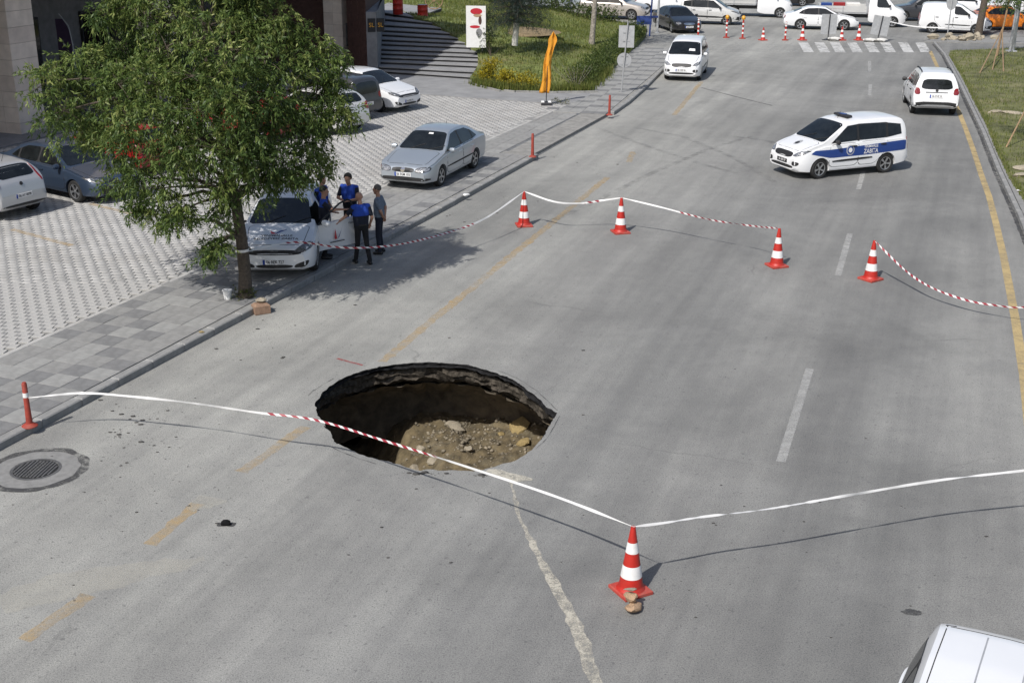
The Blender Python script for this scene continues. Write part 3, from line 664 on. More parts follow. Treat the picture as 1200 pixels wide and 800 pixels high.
# ------------------------------------------------------------ stairs, lawn
SL = [(435,82),(440,78),(446,72),(449,67),(450,62),(450,57),(450,51),(450,46),(450,40),(450,35),(450,29),(450,22),(450,15)]
SR = [(552,90),(557,84),(560,77),(560,71),(560,66),(559,61),(551,55),(545,50),(537,45),(527,39),(517,33),(507,27),(485,20)]
stairs = thing('stone_stairs', 'wide flight of dark grey stone stairs fanning up beside the lawn', 'stairs')
stp = []
for i, (a, b) in enumerate(zip(SL, SR)):
    z = KZ + 0.13 * (i + 1); stp.append((H(*a, z), H(*b, z), z))
la = ST(35.0, 17.2); lb = ST(35.0, SW + 0.3)
land = MB().prism([tuple(ST(35.0, 19)[:2]), tuple(ST(35.0, SW + 0.21)[:2]), tuple(ST(37.6, SW + 0.21)[:2]), tuple(H(691, 109, KZ)[:2]), tuple(H(600, 106, KZ)[:2]), tuple(H(556, 98, KZ)[:2]), (stp[0][1].x + 0.4, stp[0][1].y + 3.0), (stp[0][0].x - 3.0, stp[0][0].y + 3)], 0.001, KZ).build('stair_landing', M['tread']); land['kind'] = 'structure'
for i, (a, b, z) in enumerate(stp):
    dl = (a - b).normalized(); a2 = a + dl * 1.2; b2 = b - dl * 0.25
    if i + 1 < len(stp): c, d = stp[i + 1][1], stp[i + 1][0]
    else: c, d = b + Vector((1.0, 5, 0)), a + Vector((0.3, 5, 0))
    up = (c - b).normalized() * 0.35
    poly = [a2, b2, Vector((c.x, c.y, 0)) + up - dl * 0.25, Vector((d.x, d.y, 0)) + up + dl * 1.2]
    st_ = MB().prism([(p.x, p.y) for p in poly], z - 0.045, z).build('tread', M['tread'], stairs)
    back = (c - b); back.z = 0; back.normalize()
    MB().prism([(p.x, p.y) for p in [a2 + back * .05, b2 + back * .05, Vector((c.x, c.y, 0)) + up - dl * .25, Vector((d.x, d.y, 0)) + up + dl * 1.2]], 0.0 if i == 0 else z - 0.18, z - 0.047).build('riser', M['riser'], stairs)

LB = [(H(556, 99, KZ), 0.14), (H(575, 104, KZ), 0.14), (H(600, 107, KZ), 0.14), (H(645, 108, KZ), 0.14), (H(691, 107, KZ), 0.14), (H(715, 85, KZ), 0.14), (H(738, 62, KZ), 0.14), (H(756, 42, KZ), 0.14), (H(758, 33, .1), 0.12), (Vector((7.0, 85.2, 0)), 0.15), (Vector((2, 90, 0)), 0.6), (Vector((-6, 92, 0)), 1.7), (Vector((-8.5, 82, 0)), 1.82)]
for a, b, z in reversed(stp): LB.append((b, z + 0.05))
poly = [Vector((p.x, p.y)) for p, z in LB]
def inside(x, y, pl):
    c = False; j = len(pl) - 1
    for i in range(len(pl)):
        if (pl[i][1] > y) != (pl[j][1] > y) and x < (pl[j][0] - pl[i][0]) * (y - pl[i][1]) / (pl[j][1] - pl[i][1]) + pl[i][0]: c = not c
        j = i
    return c
def lawn_z(x, y):
    w = 0; s = 0
    for p, z in LB:
        k = 1 / (0.05 + (p.x - x) ** 2 + (p.y - y) ** 2) ** 1.5; w += k; s += k * z
    return s / w
pp = list(poly); n = len(pp); xs = [p.x for p in poly]; ys = [p.y for p in poly]
for i in range(40):
    for j in range(60):
        x = min(xs) + (max(xs) - min(xs)) * (i + .5) / 40; y = min(ys) + (max(ys) - min(ys)) * (j + .5) / 60
        if inside(x, y, poly): pp.append(Vector((x, y)))
res = delaunay_2d_cdt(pp, [(i, (i + 1) % n) for i in range(n)], [list(range(n))], 1, 1e-5)
zz = [(lawn_z(v.x, v.y) + (0.05 * noise.noise(Vector((v.x, v.y, 0)) * 1.3) if k >= n else 0)) for k, v in enumerate(res[0])]
vv = [(v.x, v.y, z) for v, z in zip(res[0], zz)]; ff = [tuple(f) for f in res[2]]
b = MB().add(vv, ff)
for i in range(n): b.add([(poly[i].x, poly[i].y, -0.02), (poly[(i + 1) % n].x, poly[(i + 1) % n].y, -0.02), (poly[(i + 1) % n].x, poly[(i + 1) % n].y, LB[(i + 1) % n][1]), (poly[i].x, poly[i].y, LB[i][1])], [(0, 1, 2, 3)])
me = bpy.data.meshes.new('lawn'); me.from_pydata(b.v, [], b.f); me.update()
for p in me.polygons:
    pass
lawn = link('lawn', me, None, M['grass']); lawn['kind'] = 'structure'; smooth(me, 60)
# low stone edging of the lawn front
epts = [H(*c, KZ) for c in [(549, 97), (560, 101), (578, 105.5), (600, 108), (645, 109), (692, 108.5)]]
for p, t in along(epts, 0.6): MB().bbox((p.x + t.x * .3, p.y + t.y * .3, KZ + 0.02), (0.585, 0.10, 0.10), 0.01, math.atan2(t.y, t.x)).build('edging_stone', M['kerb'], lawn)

def blades(name, n, sampler, h, label=None, parent=None, m='blade', w=0.012, lean=0.35):
    P = np.array([sampler() for _ in range(n)]); a = NR.random(n) * 6.28; hh = h * (0.5 + NR.random(n)); la = NR.random(n) * 6.28; l = lean * hh * NR.random(n)
    dx, dy = np.cos(a) * w * (0.6 + NR.random(n)), np.sin(a) * w * (0.6 + NR.random(n))
    A = P + np.c_[dx, dy, 0 * dx]; B_ = P - np.c_[dx, dy, 0 * dx]; C_ = P + np.c_[np.cos(la) * l, np.sin(la) * l, hh]
    V = np.stack([A, B_, C_], 1).reshape(-1, 3); Fq = np.arange(3 * n).reshape(-1, 3)
    o = link(name, np_mesh(name, V, Fq, np.clip(NR.normal(0.45, 0.25, n), 0, 1)), parent, M[m])
    o['kind'] = 'stuff'
    if label: o['label'] = label; o['category'] = 'grass'
    return o
def lawn_pt():
    while True:
        x = NR.uniform(min(xs), max(xs)); y = NR.uniform(min(ys), max(ys))
        if inside(x, y, poly): return (x, y, lawn_z(x, y))
blades('lawn_grass', 26000, lawn_pt, 0.13, 'mown green grass of the lawn beside the stairs', w=0.02)
vpoly = [Vector(c) for c in vg]
def verge_pt():
    while True:
        x = NR.uniform(14, 34); y = NR.uniform(30, 73)
        if inside(x, y, vpoly) and noise.noise(Vector((x, y, 0)) * 0.5) > NR.uniform(-0.8, 0.35): return (x, y, 0.12)
blades('verge_grass', 26000, verge_pt, 0.11, 'rough patchy green grass on the right verge', w=0.014)
def edge_pt():
    k = NR.integers(0, len(gr) - 1); p = gr[k].lerp(gr[k + 1], NR.random()); return (p.x + abs(NR.normal(0.0, 0.10)), p.y + NR.normal(0, .1), 0.11)
blades('verge_edge_grass', 3000, edge_pt, 0.08, 'longer tufts of grass growing over the pavement edge', w=0.012)
def lawnedge_pt():
    k = NR.integers(0, 5); p = LB[k][0].lerp(LB[k + 1][0], NR.random()); return (p.x + NR.normal(0, .15), p.y + abs(NR.normal(0, .25)), 0.13)
blades('lawn_edge_grass', 4000, lawnedge_pt, 0.32, 'tall grass along the front edge of the lawn', w=0.015)
# dry ring round the spruce
p0 = H(603, 55, 0.4); V = []
o = MB().lathe([(2.5, -0.25), (1.9, 0.06), (0.01, 0.14)], 24, cap=False).build('dry_patch', M['earth'], lawn); o.location = (p0.x, p0.y, lawn_z(p0.x, p0.y)); o.scale = (1, .9, .35)
# litter on the verge
for i in range(26):
    x, y, z = verge_pt(); s = RNG.uniform(0.05, 0.13)
    o = link('litter', ROCKS[i % 6].copy(), None, M['plastic_white'] if i % 3 else M['rock']); o.location = (x, y, z + 0.04); o.scale = (s, s * .7, s * .35); o.rotation_euler = (0, 0, i)
    tag(o, 'small pale scrap of litter or stone lying in the verge grass', 'litter', 'scraps in the verge grass')
for px, py, s, lab in [(1188, 133, 0.5, 'flat pale stone slab lying in the verge by the tree shadow'), (1166, 131.5, 0.35, 'smaller pale stone at the left end of the verge slabs'), (1199, 197, 0.5, 'pale stone slab near the leaning stake'), (1198, 206, 0.4, 'broken pale stone in front of the slab near the stake')]:
    p = H(px, py, 0.13); o = link('stone', ROCKS[int(px) % 6].copy(), None, M['rock']); o.location = (p.x, p.y, 0.15); o.scale = (s, s * .5, s * .25); o.rotation_euler = (0, 0, px * .1); tag(o, lab, 'stone')

# ------------------------------------------------------------ foliage tools
LEAF = np.array([[0, 0, 0], [0.42, 0.5, 0.06], [1.0, 0, -0.05], [0.42, -0.5, 0.06]])
def leaves(P, D, length, width, tint=None):
    """P (n,3) positions, D (n,3) directions -> diamond leaves"""
    n = len(P); D = D / np.linalg.norm(D, axis=1, keepdims=True)
    up = NR.normal(size=(n, 3)); up[:, 2] += 1.2
    S = np.cross(D, up); S /= np.linalg.norm(S, axis=1, keepdims=True) + 1e-9; U = np.cross(S, D)
    l = length * (0.7 + 0.6 * NR.random(n))[:, None]; w = width * (0.7 + 0.6 * NR.random(n))[:, None]
    V = np.stack([P + D * l * k[0] + S * w * k[1] + U * l * k[2] for k in LEAF], 1).reshape(-1, 3)
    Fq = np.arange(4 * n).reshape(-1, 4)
    return V, Fq, (np.clip(NR.normal(0.45, 0.22, n), 0, 1) if tint is None else tint)
class Cloud:
    def __init__(s): s.V = []; s.F = []; s.T = []; s.n = 0
    def add(s, V, Fq, T): s.V.append(V); s.F.append(Fq + s.n); s.T.append(T); s.n += len(V)
    def build(s, name, m, parent=None, stuff=True):
        o = link(name, np_mesh(name, np.vstack(s.V), np.vstack(s.F), np.concatenate(s.T)), parent, m)
        if stuff: o['kind'] = 'stuff'
        return o
def sprigs(cloud, C, Rr, n, twig=0.30, per=13, ll=0.10, lw=0.026, droop=0.55, shell=0.55, tb=0.45):
    """n leafy twigs through an ellipsoid volume, pointing outwards and drooping"""
    C = np.array(C); Rr = np.array(Rr) if hasattr(Rr, '__len__') else np.array([Rr] * 3)
    d = NR.normal(size=(n, 3)); d /= np.linalg.norm(d, axis=1, keepdims=True)
    rad = (shell + (1 - shell) * NR.random(n)) if shell > 0 else NR.random(n) ** 0.5
    P = C + d * Rr * rad[:, None]
    D = d * 0.9 + NR.normal(size=(n, 3)) * 0.5; D[:, 2] += 0.15 - droop * NR.random(n)
    D /= np.linalg.norm(D, axis=1, keepdims=True)
    k = np.tile(np.linspace(0.15, 1, per), n); tw = twig * (0.6 + 0.8 * NR.random(n))
    PP = np.repeat(P, per, 0) + np.repeat(D * tw[:, None], per, 0) * k[:, None]
    PP[:, 2] -= np.repeat(tw, per) * k * k * droop * 0.5
    side = NR.normal(size=(n * per, 3)); DD = np.repeat(D, per, 0) * 0.7 + side * 0.55; DD[:, 2] -= droop * 0.7
    base = np.repeat(NR.normal(tb, 0.13, n), per)
    cloud.add(*leaves(PP, DD, ll, lw, np.clip(base + NR.normal(0, 0.13, n * per), 0, 1)))
def limb(b, a, c, r0, r1, sag=0.15, n=6, sides=7, wob=0.06):
    a, c = Vector(a), Vector(c); L_ = (c - a).length; pts = []; rr = []
    for i in range(n + 1):
        t = i / n; p = a.lerp(c, t) + Vector((0, 0, math.sin(t * math.pi) * sag * L_)) + noise.noise_vector(a * 2 + Vector((t * 3, 0, 0))) * wob * L_ * math.sin(t * math.pi)
        pts.append(p); rr.append(r0 + (r1 - r0) * t)
    b.tube(pts, rr, sides); return pts

# ------------------------------------------------------------ the street tree by the kerb
tp = H(288, 347, KZ)
tree = thing('street_tree', 'leafy green street tree with drooping narrow leaves on the sidewalk edge', 'tree', (0, 0, 0))
TY = tp.y
wood = MB()
def TP(px, py, dy=0.0): return HY(px, py, TY + dy)
trunk = [Vector((tp.x, tp.y, KZ - 0.05)), Vector((tp.x, tp.y, KZ + 0.12)), TP(287, 320), TP(283, 280), TP(276, 235), TP(262, 180), TP(250, 120), TP(242, 60), TP(236, 0), TP(232, -60)]
wood.tube(trunk, [0.21, 0.155, 0.135, 0.125, 0.12, 0.105, 0.085, 0.065, 0.045, 0.02], 10)
BL = [(60,95,30,-.3),(75,130,36,-.6),(105,75,34,.3),(110,120,38,.4),(95,150,30,.6),(140,100,36,-.8),(150,140,40,-1.0),(150,60,28,.9),(130,12,24,.2),(165,20,34,.5),(195,55,36,-.4),(205,15,38,.3),(245,30,40,-.7),(285,20,38,.4),(320,25,30,.0),(345,30,22,.3),(270,70,40,-1.1),(225,90,38,-1.2),(185,100,36,-1.3),(310,70,38,-.6),(350,75,32,.2),(385,62,20,.3),(395,100,20,.5),(370,110,32,.3),(330,115,38,-.7),(285,115,40,-1.5),(240,130,40,-1.6),(195,145,38,-1.5),(345,150,36,-.3),(385,142,26,.2),(402,128,16,.3),(300,160,40,-1.3),(255,175,38,-1.7),(210,185,36,-1.4),(170,180,34,-1.0),(130,165,28,-.2),(150,212,24,-.5),(185,222,24,-.8),(328,186,30,-.7),(372,182,22,.1),(352,205,18,-.3),(290,198,28,-1.2),(240,215,28,-1.3),(218,246,22,-.9),(195,255,18,-.5),(300,216,18,-1.0),(258,250,20,-.9),(240,292,14,-.7),(252,288,12,-.7),(325,212,16,-.5),(165,245,14,-.3),(215,-30,45,.2),(265,-35,42,-.2),(240,-75,42,.1),(310,-25,34,.3),(170,-25,30,.2),(300,40,34,1.2),(240,100,40,1.4),(190,70,36,1.3),(300,140,36,1.3),(140,120,36,1.3),(220,180,34,1.2),(340,130,28,1.2),(270,-10,36,1.0),(200,30,34,1.1)]
crown = Cloud(); sc = 28.6 / F
for i, (px, py, r, dy) in enumerate(BL):
    c = TP(px, py, dy); rm = r * sc
    # limb from the trunk point below this clump
    best = min(range(3, len(trunk)), key=lambda k: (trunk[k] - c).length + (3.0 if trunk[k].z > c.z + 0.15 else 0))
    limb(wood, trunk[best], c, 0.018 + 0.03 * min(1, rm) + 0.012 * (9 - best) * 0.5, 0.010, 0.12, 6, 6, 0.10)
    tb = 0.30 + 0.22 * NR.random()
    nsub = int(5 + 9 * (rm / 0.7) ** 2)
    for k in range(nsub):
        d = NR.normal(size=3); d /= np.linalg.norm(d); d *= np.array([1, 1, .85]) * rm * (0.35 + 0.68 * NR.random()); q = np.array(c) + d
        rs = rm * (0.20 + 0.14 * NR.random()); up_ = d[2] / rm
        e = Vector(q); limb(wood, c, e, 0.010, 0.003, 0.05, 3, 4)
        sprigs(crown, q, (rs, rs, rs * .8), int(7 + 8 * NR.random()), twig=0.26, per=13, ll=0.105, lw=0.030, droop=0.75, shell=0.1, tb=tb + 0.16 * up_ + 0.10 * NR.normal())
wood.build('trunk', M['bark'], tree, sm=50)
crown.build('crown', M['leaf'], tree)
tb_ = Cloud(); sprigs(tb_, (tp.x + 0.05, tp.y - 0.15, KZ + 0.08), (0.35, 0.3, 0.12), 40, 0.12, 8, 0.06, 0.02, 0.2, 0.1)
tag(tb_.build('weeds', M['twig_leaf']), 'green weeds sprouting round the foot of the street tree', 'weeds')

# ------------------------------------------------------------ lawn planting
def hedge(name, label, pts, w, h, n, m, ll=0.07, lw=0.035, cat='hedge'):
    root = thing(name, label, cat); c = Cloud(); wd = MB()
    for p, t in along(pts, 0.45):
        nn = Vector((-t.y, t.x, 0)); hh = h * (0.85 + 0.3 * noise.noise(p * 0.9))
        for k in (-0.25, 0.25):
            q = p + nn * (k * w); sprigs(c, (q.x, q.y, p.z + hh * 0.5), (0.36, w * 0.42, hh * 0.52), n, 0.13, 9, ll, lw, 0.1, 0.35, 0.42 + 0.12 * noise.noise(p * 2))
        wd.tube([p, p + Vector((0.02, 0.03, hh * 0.7))], [0.02, 0.008], 5)
    wd.build('stem', M['bark'], root)['kind'] = 'stuff'; c.build('foliage', m, root); return root
hp = [Vector((v.x, v.y, 0.14)) for v in (H(694, 103, .14), H(714, 84, .14), H(738, 61, .14), H(757, 40, .14))]
hedge('clipped_hedge', 'dark green clipped hedge between lawn and sidewalk', [p + Vector((-0.55, 0.1, 0)) for p in hp], 1.1, 1.0, 38, M['hedge_leaf'])
hb_ = [Vector((x, y, lawn_z(x, y) - .03)) for x, y in ((6.6, 84.6), (2.2, 88.6), (-2.0, 90.0), (-6.0, 91.0))]
hedge('back_hedge', 'long dark hedge along the far edge of the lawn', hb_, 1.0, 1.15, 30, M['hedge_leaf'], 0.09, 0.045)
sh = thing('dry_shrub', 'brownish thin shrub at the near end of the clipped hedge', 'shrub'); c = Cloud(); wd = MB()
q = H(683, 106, .14) + Vector((-.3, .3, 0)); sprigs(c, (q.x, q.y, .65), (.6, .5, .55), 90, 0.16, 8, 0.06, 0.02, 0.1, 0.2, 0.75)
for k in range(14): wd.tube([q, q + Vector((NR.normal() * .4, NR.normal() * .3, 1.0))], [.012, .004], 4)
wd.build('stem', M['pale_bark'], sh); c.build('foliage', M['twig_leaf'], sh)
for i, (px, py, r, hgt, lab) in enumerate([(570, 99, .45, .8, 'tall green bush with yellow flowers at the lawn corner by the stairs'), (580, 98, .55, 1.1, 'bright yellow flowering bush below the picture board'), (589, 102, .5, .75, 'yellow flowering bush second from the picture board'), (608, 103, .55, .55, 'low yellow green bush on the front edge of the lawn'), (622, 105, .4, .45, 'smallest yellow bush at the end of the row on the lawn edge'), (575, 82, .6, 1.3, 'green bush right behind the tallest yellow one'), (566, 70, .45, 1.5, 'leafy green climber growing over the picture board')]):
    q = H(px, py, .15); z0 = lawn_z(q.x, q.y); b_ = thing('flowering_bush', lab, 'bush', group='yellow bushes at the lawn edge'); c = Cloud(); wd = MB()
    for k in range(9):
        e = q + Vector((NR.normal() * r * .5, NR.normal() * r * .5, 0)); e.z = z0 + hgt * (0.35 + 0.6 * NR.random())
        wd.tube([Vector((q.x, q.y, z0)), e], [.012, .005], 4)
        sprigs(c, e, (r * .45, r * .45, hgt * .28), 26, .12, 8, .065, .034, .1, .2, 0.62 if i < 5 else 0.25)
    wd.build('stem', M['bark'], b_); c.build('foliage', M['yellow_leaf'] if i < 5 else M['hedge_leaf'], b_)
# bright ground cover along the lawn corner
# spruce
q = H(603, 53, 0.45); z0 = lawn_z(q.x, q.y); q = H(603, 53, z0)
sp = thing('spruce_tree', 'blue green spruce with whitewashed trunk on the lawn', 'tree'); wd = MB(); c = Cloud()
wd.tube([Vector((q.x, q.y, z0)), Vector((q.x + .1, q.y, z0 + 1.0)), Vector((q.x + .15, q.y, z0 + 7))], [.14, .13, .03], 9); wd2 = MB()
wd2.tube([Vector((q.x, q.y, z0 - .02)), Vector((q.x + .09, q.y, z0 + 1.05))], [.155, .142], 10)
for lev in range(17):
    zb = z0 + 1.15 + lev * 0.34; rr = 1.65 * (1 - lev / 20) ** 0.9
    for k in range(11):
        a = k * 0.571 + lev * 0.9 + NR.normal() * .15; r2 = rr * (0.75 + .4 * NR.random()); pts = []
        for m_ in range(6):
            t = m_ / 5; pts.append(Vector((q.x + .12 + math.cos(a) * r2 * t, q.y + math.sin(a) * r2 * t, zb + 0.10 * t - 0.34 * t * t * (1 + .4 * NR.random()))))
        wd.tube(pts, [.022, .018, .015, .011, .008, .004], 4)
        for m_ in range(1, 6):
            sprigs(c, pts[m_], (.16, .16, .07), 16, .20, 12, .05, .012, .55, 0.1, 0.45 + .1 * NR.normal())
wd.build('branches', M['bark'], sp); wd2.build('painted_trunk', M['whitewash'], sp); c.build('crown', M['spruce_leaf'], sp)
def tall_tree(name, label, base, lean, hgt, r0, m, crown_z, crown_r, n, leafm='leaf', group=None):
    tr = thing(name, label, 'tree', group=group); w = MB(); cl = Cloud(); base = Vector(base); top = base + Vector((lean[0], lean[1], hgt))
    pts = [base.lerp(top, t) + noise.noise_vector(base + Vector((t * 4, 0, 0))) * .12 * t for t in (0, .12, .3, .5, .7, .85, 1)]
    w.tube(pts, [r0 * 1.25, r0, r0 * .92, r0 * .8, r0 * .6, r0 * .4, r0 * .2], 9)
    for k in range(16):
        t = 0.45 + .5 * NR.random(); a = base.lerp(top, t); e = Vector((base.x + lean[0] * .8 + NR.normal() * crown_r * .6, base.y + lean[1] * .8 + NR.normal() * crown_r * .6, crown_z + NR.normal() * crown_r * .5))
        if e.z < a.z - .2: e.z = a.z + .3
        limb(w, a, e, r0 * .35, .012, .08, 5, 5)
        sprigs(cl, e, crown_r * .42, n, .26, 11, .10, .03, .4, .25, .4 + .1 * NR.normal())
    w.build('trunk', M[m], tr, sm=50); cl.build('crown', M[leafm], tr); return tr
q = H(693, 55, .2); tall_tree('lawn_tree', 'tree with pale mottled trunk standing on the lawn near the hedge', (q.x, q.y, .14), (0.45, 0.2), 7.5, .15, 'pale_bark', 6.6, 1.9, 60)
q = H(1146, 43, 0.06); tall_tree('leaning_trunk_tree', 'dark leaning street tree behind the rubble beside the orange taxi', (q.x, q.y, .06), (0.35, 0.0), 6.5, .22, 'bark', 6.6, 1.9, 60)
q = H(1213, 178, .12); tall_tree('verge_tree', 'young tree on the verge held by wooden stakes', (q.x, q.y, .12), (.45, .1), 6.8, .09, 'bark', 6.35, 1.3, 80)
q = H(1168, 66, .12); tall_tree('staked_sapling', 'thin young tree tied to stakes on the verge below the lamp post', (q.x, q.y, .12), (.5, 0), 5.8, .055, 'wood', 5.2, .95, 60)
def stake(a, b, label, r=0.03):
    o = MB().tube([a, b], [r, r * .9], 7).build('wooden_stake', M['wood']); tag(o, label, 'stake', 'wooden tree stakes')
q = H(1168, 66, .12)
stake(H(1148, 86, .12), Vector((q.x + .1, q.y, 1.5)), 'wooden stake leaning left against the thin young tree'); stake(H(1176, 84, .12), Vector((q.x + .1, q.y, 1.5)), 'wooden stake propping the thin young tree on the other side'); stake(H(1163, 82, .12), Vector((q.x + .08, q.y, 1.5)), 'upright wooden stake in front of the thin young tree')
stake(H(1179, 173, .12), HY(1202, 128, H(1179, 173).y + .3), 'wooden stake leaning to the tree at the verge edge')

# ------------------------------------------------------------ building with stone columns
bld = thing('arcade_building', 'stone clad building with square columns and a recessed dark shop front', 'building')
arr = empty('x'); bpy.data.objects.remove(arr)
def stbox(name, s0, s1, t0, t1, z0, z1, m, parent):
    c = ST((s0 + s1) / 2, (t0 + t1) / 2, (z0 + z1) / 2)
    return MB().box(c, (s1 - s0, t1 - t0, z1 - z0), R(68)).build(name, m, parent)
def to_st(v): d = Vector((v.x, v.y, 0)) - K0; return d.dot(E68), d.dot(MLF)
s1_, t1_ = to_st(H(30, 158, KZ)); s3_, t3_ = to_st(H(403, 80, KZ))
TF = t1_                                   # facade line
def column(s, t, w, z1, rows, name='column'):
    core = stbox(name, s, s + w, t, t + w, 0, z1, M['plaster'], bld)
    hz = 0.55; z = 0.0; k = 0
    while z < z1 - 0.02:
        h = min(hz, z1 - z) - 0.012
        for (a0, a1, b0, b1) in ((s - .03, s - .004, t - .03, t + w / 2 - .004), (s - .03, s - .004, t + w / 2 + .004, t + w + .03), (s, s + w, t - .03, t - .004)):
            stbox('cladding_stone', a0, a1, b0, b1, z, z + h, M['stone'] if (k * 7 + int(b0 * 9)) % 3 else M['stone2'], core)
        z += hz; k += 1
    return core
c1 = column(s1_ - .1, t1_ + .1, 1.25, 5.6, 9)
c3 = column(s3_ - .1, t3_ - .05, 0.95, 5.6, 9)
column(s1_ + 8.5, TF + .3, 1.1, 5.6, 9)
# floor of the arcade, ceiling and upper floors, back wall, shop window
stbox('arcade_floor', s1_ - 20, s3_ + 3, 17.4, 30, 0.002, KZ + .03, M['greystone'], bld)
stbox('upper_floors', s1_ - 20, s3_ + 1.0, 17.6, 32, 5.6, 12.0, M['stone2'], bld)
stbox('shade_overhang', s1_ + 4, 39.4, 14.2, 17.59, 9.0, 12.0, M['stone2'], bld)  # unseen overhang, added to throw shade on the stairs and columns
stbox('back_wall', s1_ - 20, s3_ + 1, TF + 5.2, TF + 5.6, KZ, 5.58, M['greystone'], bld)
for k, (s0, w) in enumerate(((s1_ - .5, 1.6), (s1_ + 3.5, 1.6), (s1_ + 5.3, 1.6), (s1_ + 9.5, 1.6), (s1_ + 11.4, 1.6))):
    fr = stbox('shop_window', s0, s0 + w, TF + 5.06, TF + 5.19, 0.5, 3.4, M['dark_metal'], bld)
    stbox('pane', s0 + .08, s0 + w - .08, TF + 5.03, TF + 5.058, 0.6, 3.3, M['glass'], fr)
stbox('yellow_fascia', s1_ - .6, s1_ + 2.6, TF + 5.0, TF + 5.15, 3.6, 4.2, M['amber'], bld)
stbox('pilaster', s1_ + 2.1, s1_ + 3.1, TF + 3.4, TF + 4.2, KZ, 5.58, M['stone2'], bld)
for k in range(4): stbox('display_shelf', s1_ + .2, s1_ + 1.9, TF + 4.2, TF + 4.6, .6 + k * .55, .64 + k * .55, M['galv'], bld)
for k in range(3): stbox('display_box', s1_ + .35 + k * .5, s1_ + .7 + k * .5, TF + 4.2, TF + 4.5, .65 + .55 * (k % 2), 1.0 + .55 * (k % 2), M['galv'] if k else M['amber'], bld)
stbox('end_wall', s3_ + .62, s3_ + .98, t3_ + .9, TF + 5.18, KZ + .04, 5.58, M['brick'], bld)
# end wall by the stairs
wl_a = H(409, 82, KZ); wl_b = H(431, 86, KZ); wl_c = stp[-1][0] + Vector((-0.05, 0.6, 0))
wl_c0 = Vector((stp[2][0].x - .02, stp[2][0].y, 0))
bw = MB().prism([(wl_a.x, wl_a.y), (wl_b.x, wl_b.y), (wl_b.x + .0, wl_b.y + 9), (wl_a.x, wl_a.y + 9)], 0, 4.6).build('brick_wall', M['brick'], bld)
gw = MB().prism([(wl_b.x + .003, wl_b.y), (wl_c0.x, wl_c0.y - 1.2), (wl_c0.x + .02, wl_c0.y), (wl_c.x, wl_c.y), (wl_c.x - .7, wl_c.y), (wl_b.x + .003, wl_b.y + 8.9)], 0, 2.95).build('stair_side_wall', M['greystone'], bld)
for k in range(14):                                                   # courses of the brick face
    for j in range(3):
        x = wl_a.x + (wl_b.x - wl_a.x) * (j + .5) / 3; MB().box((x, wl_a.y - .012 + (wl_b.y - wl_a.y) * (j + .5) / 3, .25 + k * .3), ((wl_b.x - wl_a.x) / 3 - .03, .03, .26), math.atan2(wl_b.y - wl_a.y, wl_b.x - wl_a.x)).build('brick', M['brick'], bw)

# ------------------------------------------------------------ vehicles
def interp(x, pts):
    if x <= pts[0][0]: return pts[0][1]
    for (a, b), (c, d) in zip(pts, pts[1:]):
        if x <= c: return b + (d - b) * (x - a) / (c - a)
    return pts[-1][1]
def sm_interp(x, pts, w=0.05):
    return sum(interp(x + w * k / 3, pts) for k in range(-3, 4)) / 7
def chaikin(poly, n=2, r=0.22):
    for _ in range(n):
        out = []
        for i, p in enumerate(poly):
            q = poly[(i + 1) % len(poly)]
            out += [tuple(p[k] * (1 - r) + q[k] * r for k in (0, 1)), tuple(p[k] * r + q[k] * (1 - r) for k in (0, 1))]
        poly = out
    return poly
_wheel_cache = {}
def wheel_meshes(r, w, style):
    key = (round(r, 3), round(w, 3), style)
    if key in _wheel_cache: return _wheel_cache[key]
    ri = r * 0.66
    ty = MB().lathe([(ri * .98, -w / 2 + .01), (r * .90, -w / 2), (r * .985, -w / 2 + .025), (r, -w / 4), (r, w / 4), (r * .985, w / 2 - .025), (r * .90, w / 2), (ri * .98, w / 2 - .01)], 28, axis='Y', cap=False).mesh('tyre'); smooth(ty, 35); ty.materials.append(M['tyre'])
    b = MB().lathe([(ri, w / 2 - .012), (ri * .93, w / 2 - .018), (ri * .90, w / 2 - .06), (.05, w / 2 - .07)], 28, axis='Y', cap=False).lathe([(ri, -w / 2 + .012), (ri * .9, -w / 2 + .05), (.05, -w / 2 + .05)], 20, axis='Y', cap=False)
    rim_ = b.mesh('rim'); smooth(rim_, 35); rim_.materials.append(M['trim'] if style != 'cap' else M['alloy'])
    sp_ = MB(); ns = 5 if style == 'alloy' else 10
    for k in range(ns):
        a = 2 * math.pi * k / ns
        for da in ((-.16, .16) if style == 'alloy' else (0,)):
            m3 = Matrix.Rotation(-(a + da * .6), 3, 'Y')
            sp_.box(m3 @ Vector((ri * .5, 0, 0)) + Vector((0, w / 2 - .028, 0)), (ri * .92, .022, ri * (.13 if style == 'alloy' else .16)), mat=m3)
    sp_.lathe([(ri * .2, w / 2 - .04), (ri * .2, w / 2 - .012), (.005, w / 2 - .008)], 14, axis='Y')
    sp_.lathe([(ri * 1.0, w / 2 - .02), (ri * 1.0, w / 2 - .008), (ri * .92, w / 2 - .012), (ri * .92, w / 2 - .03)], 28, axis='Y', cap=False)
    spm = sp_.mesh('spokes'); spm.materials.append(M['alloy'])
    _wheel_cache[key] = (ty, rim_, spm); return _wheel_cache[key]

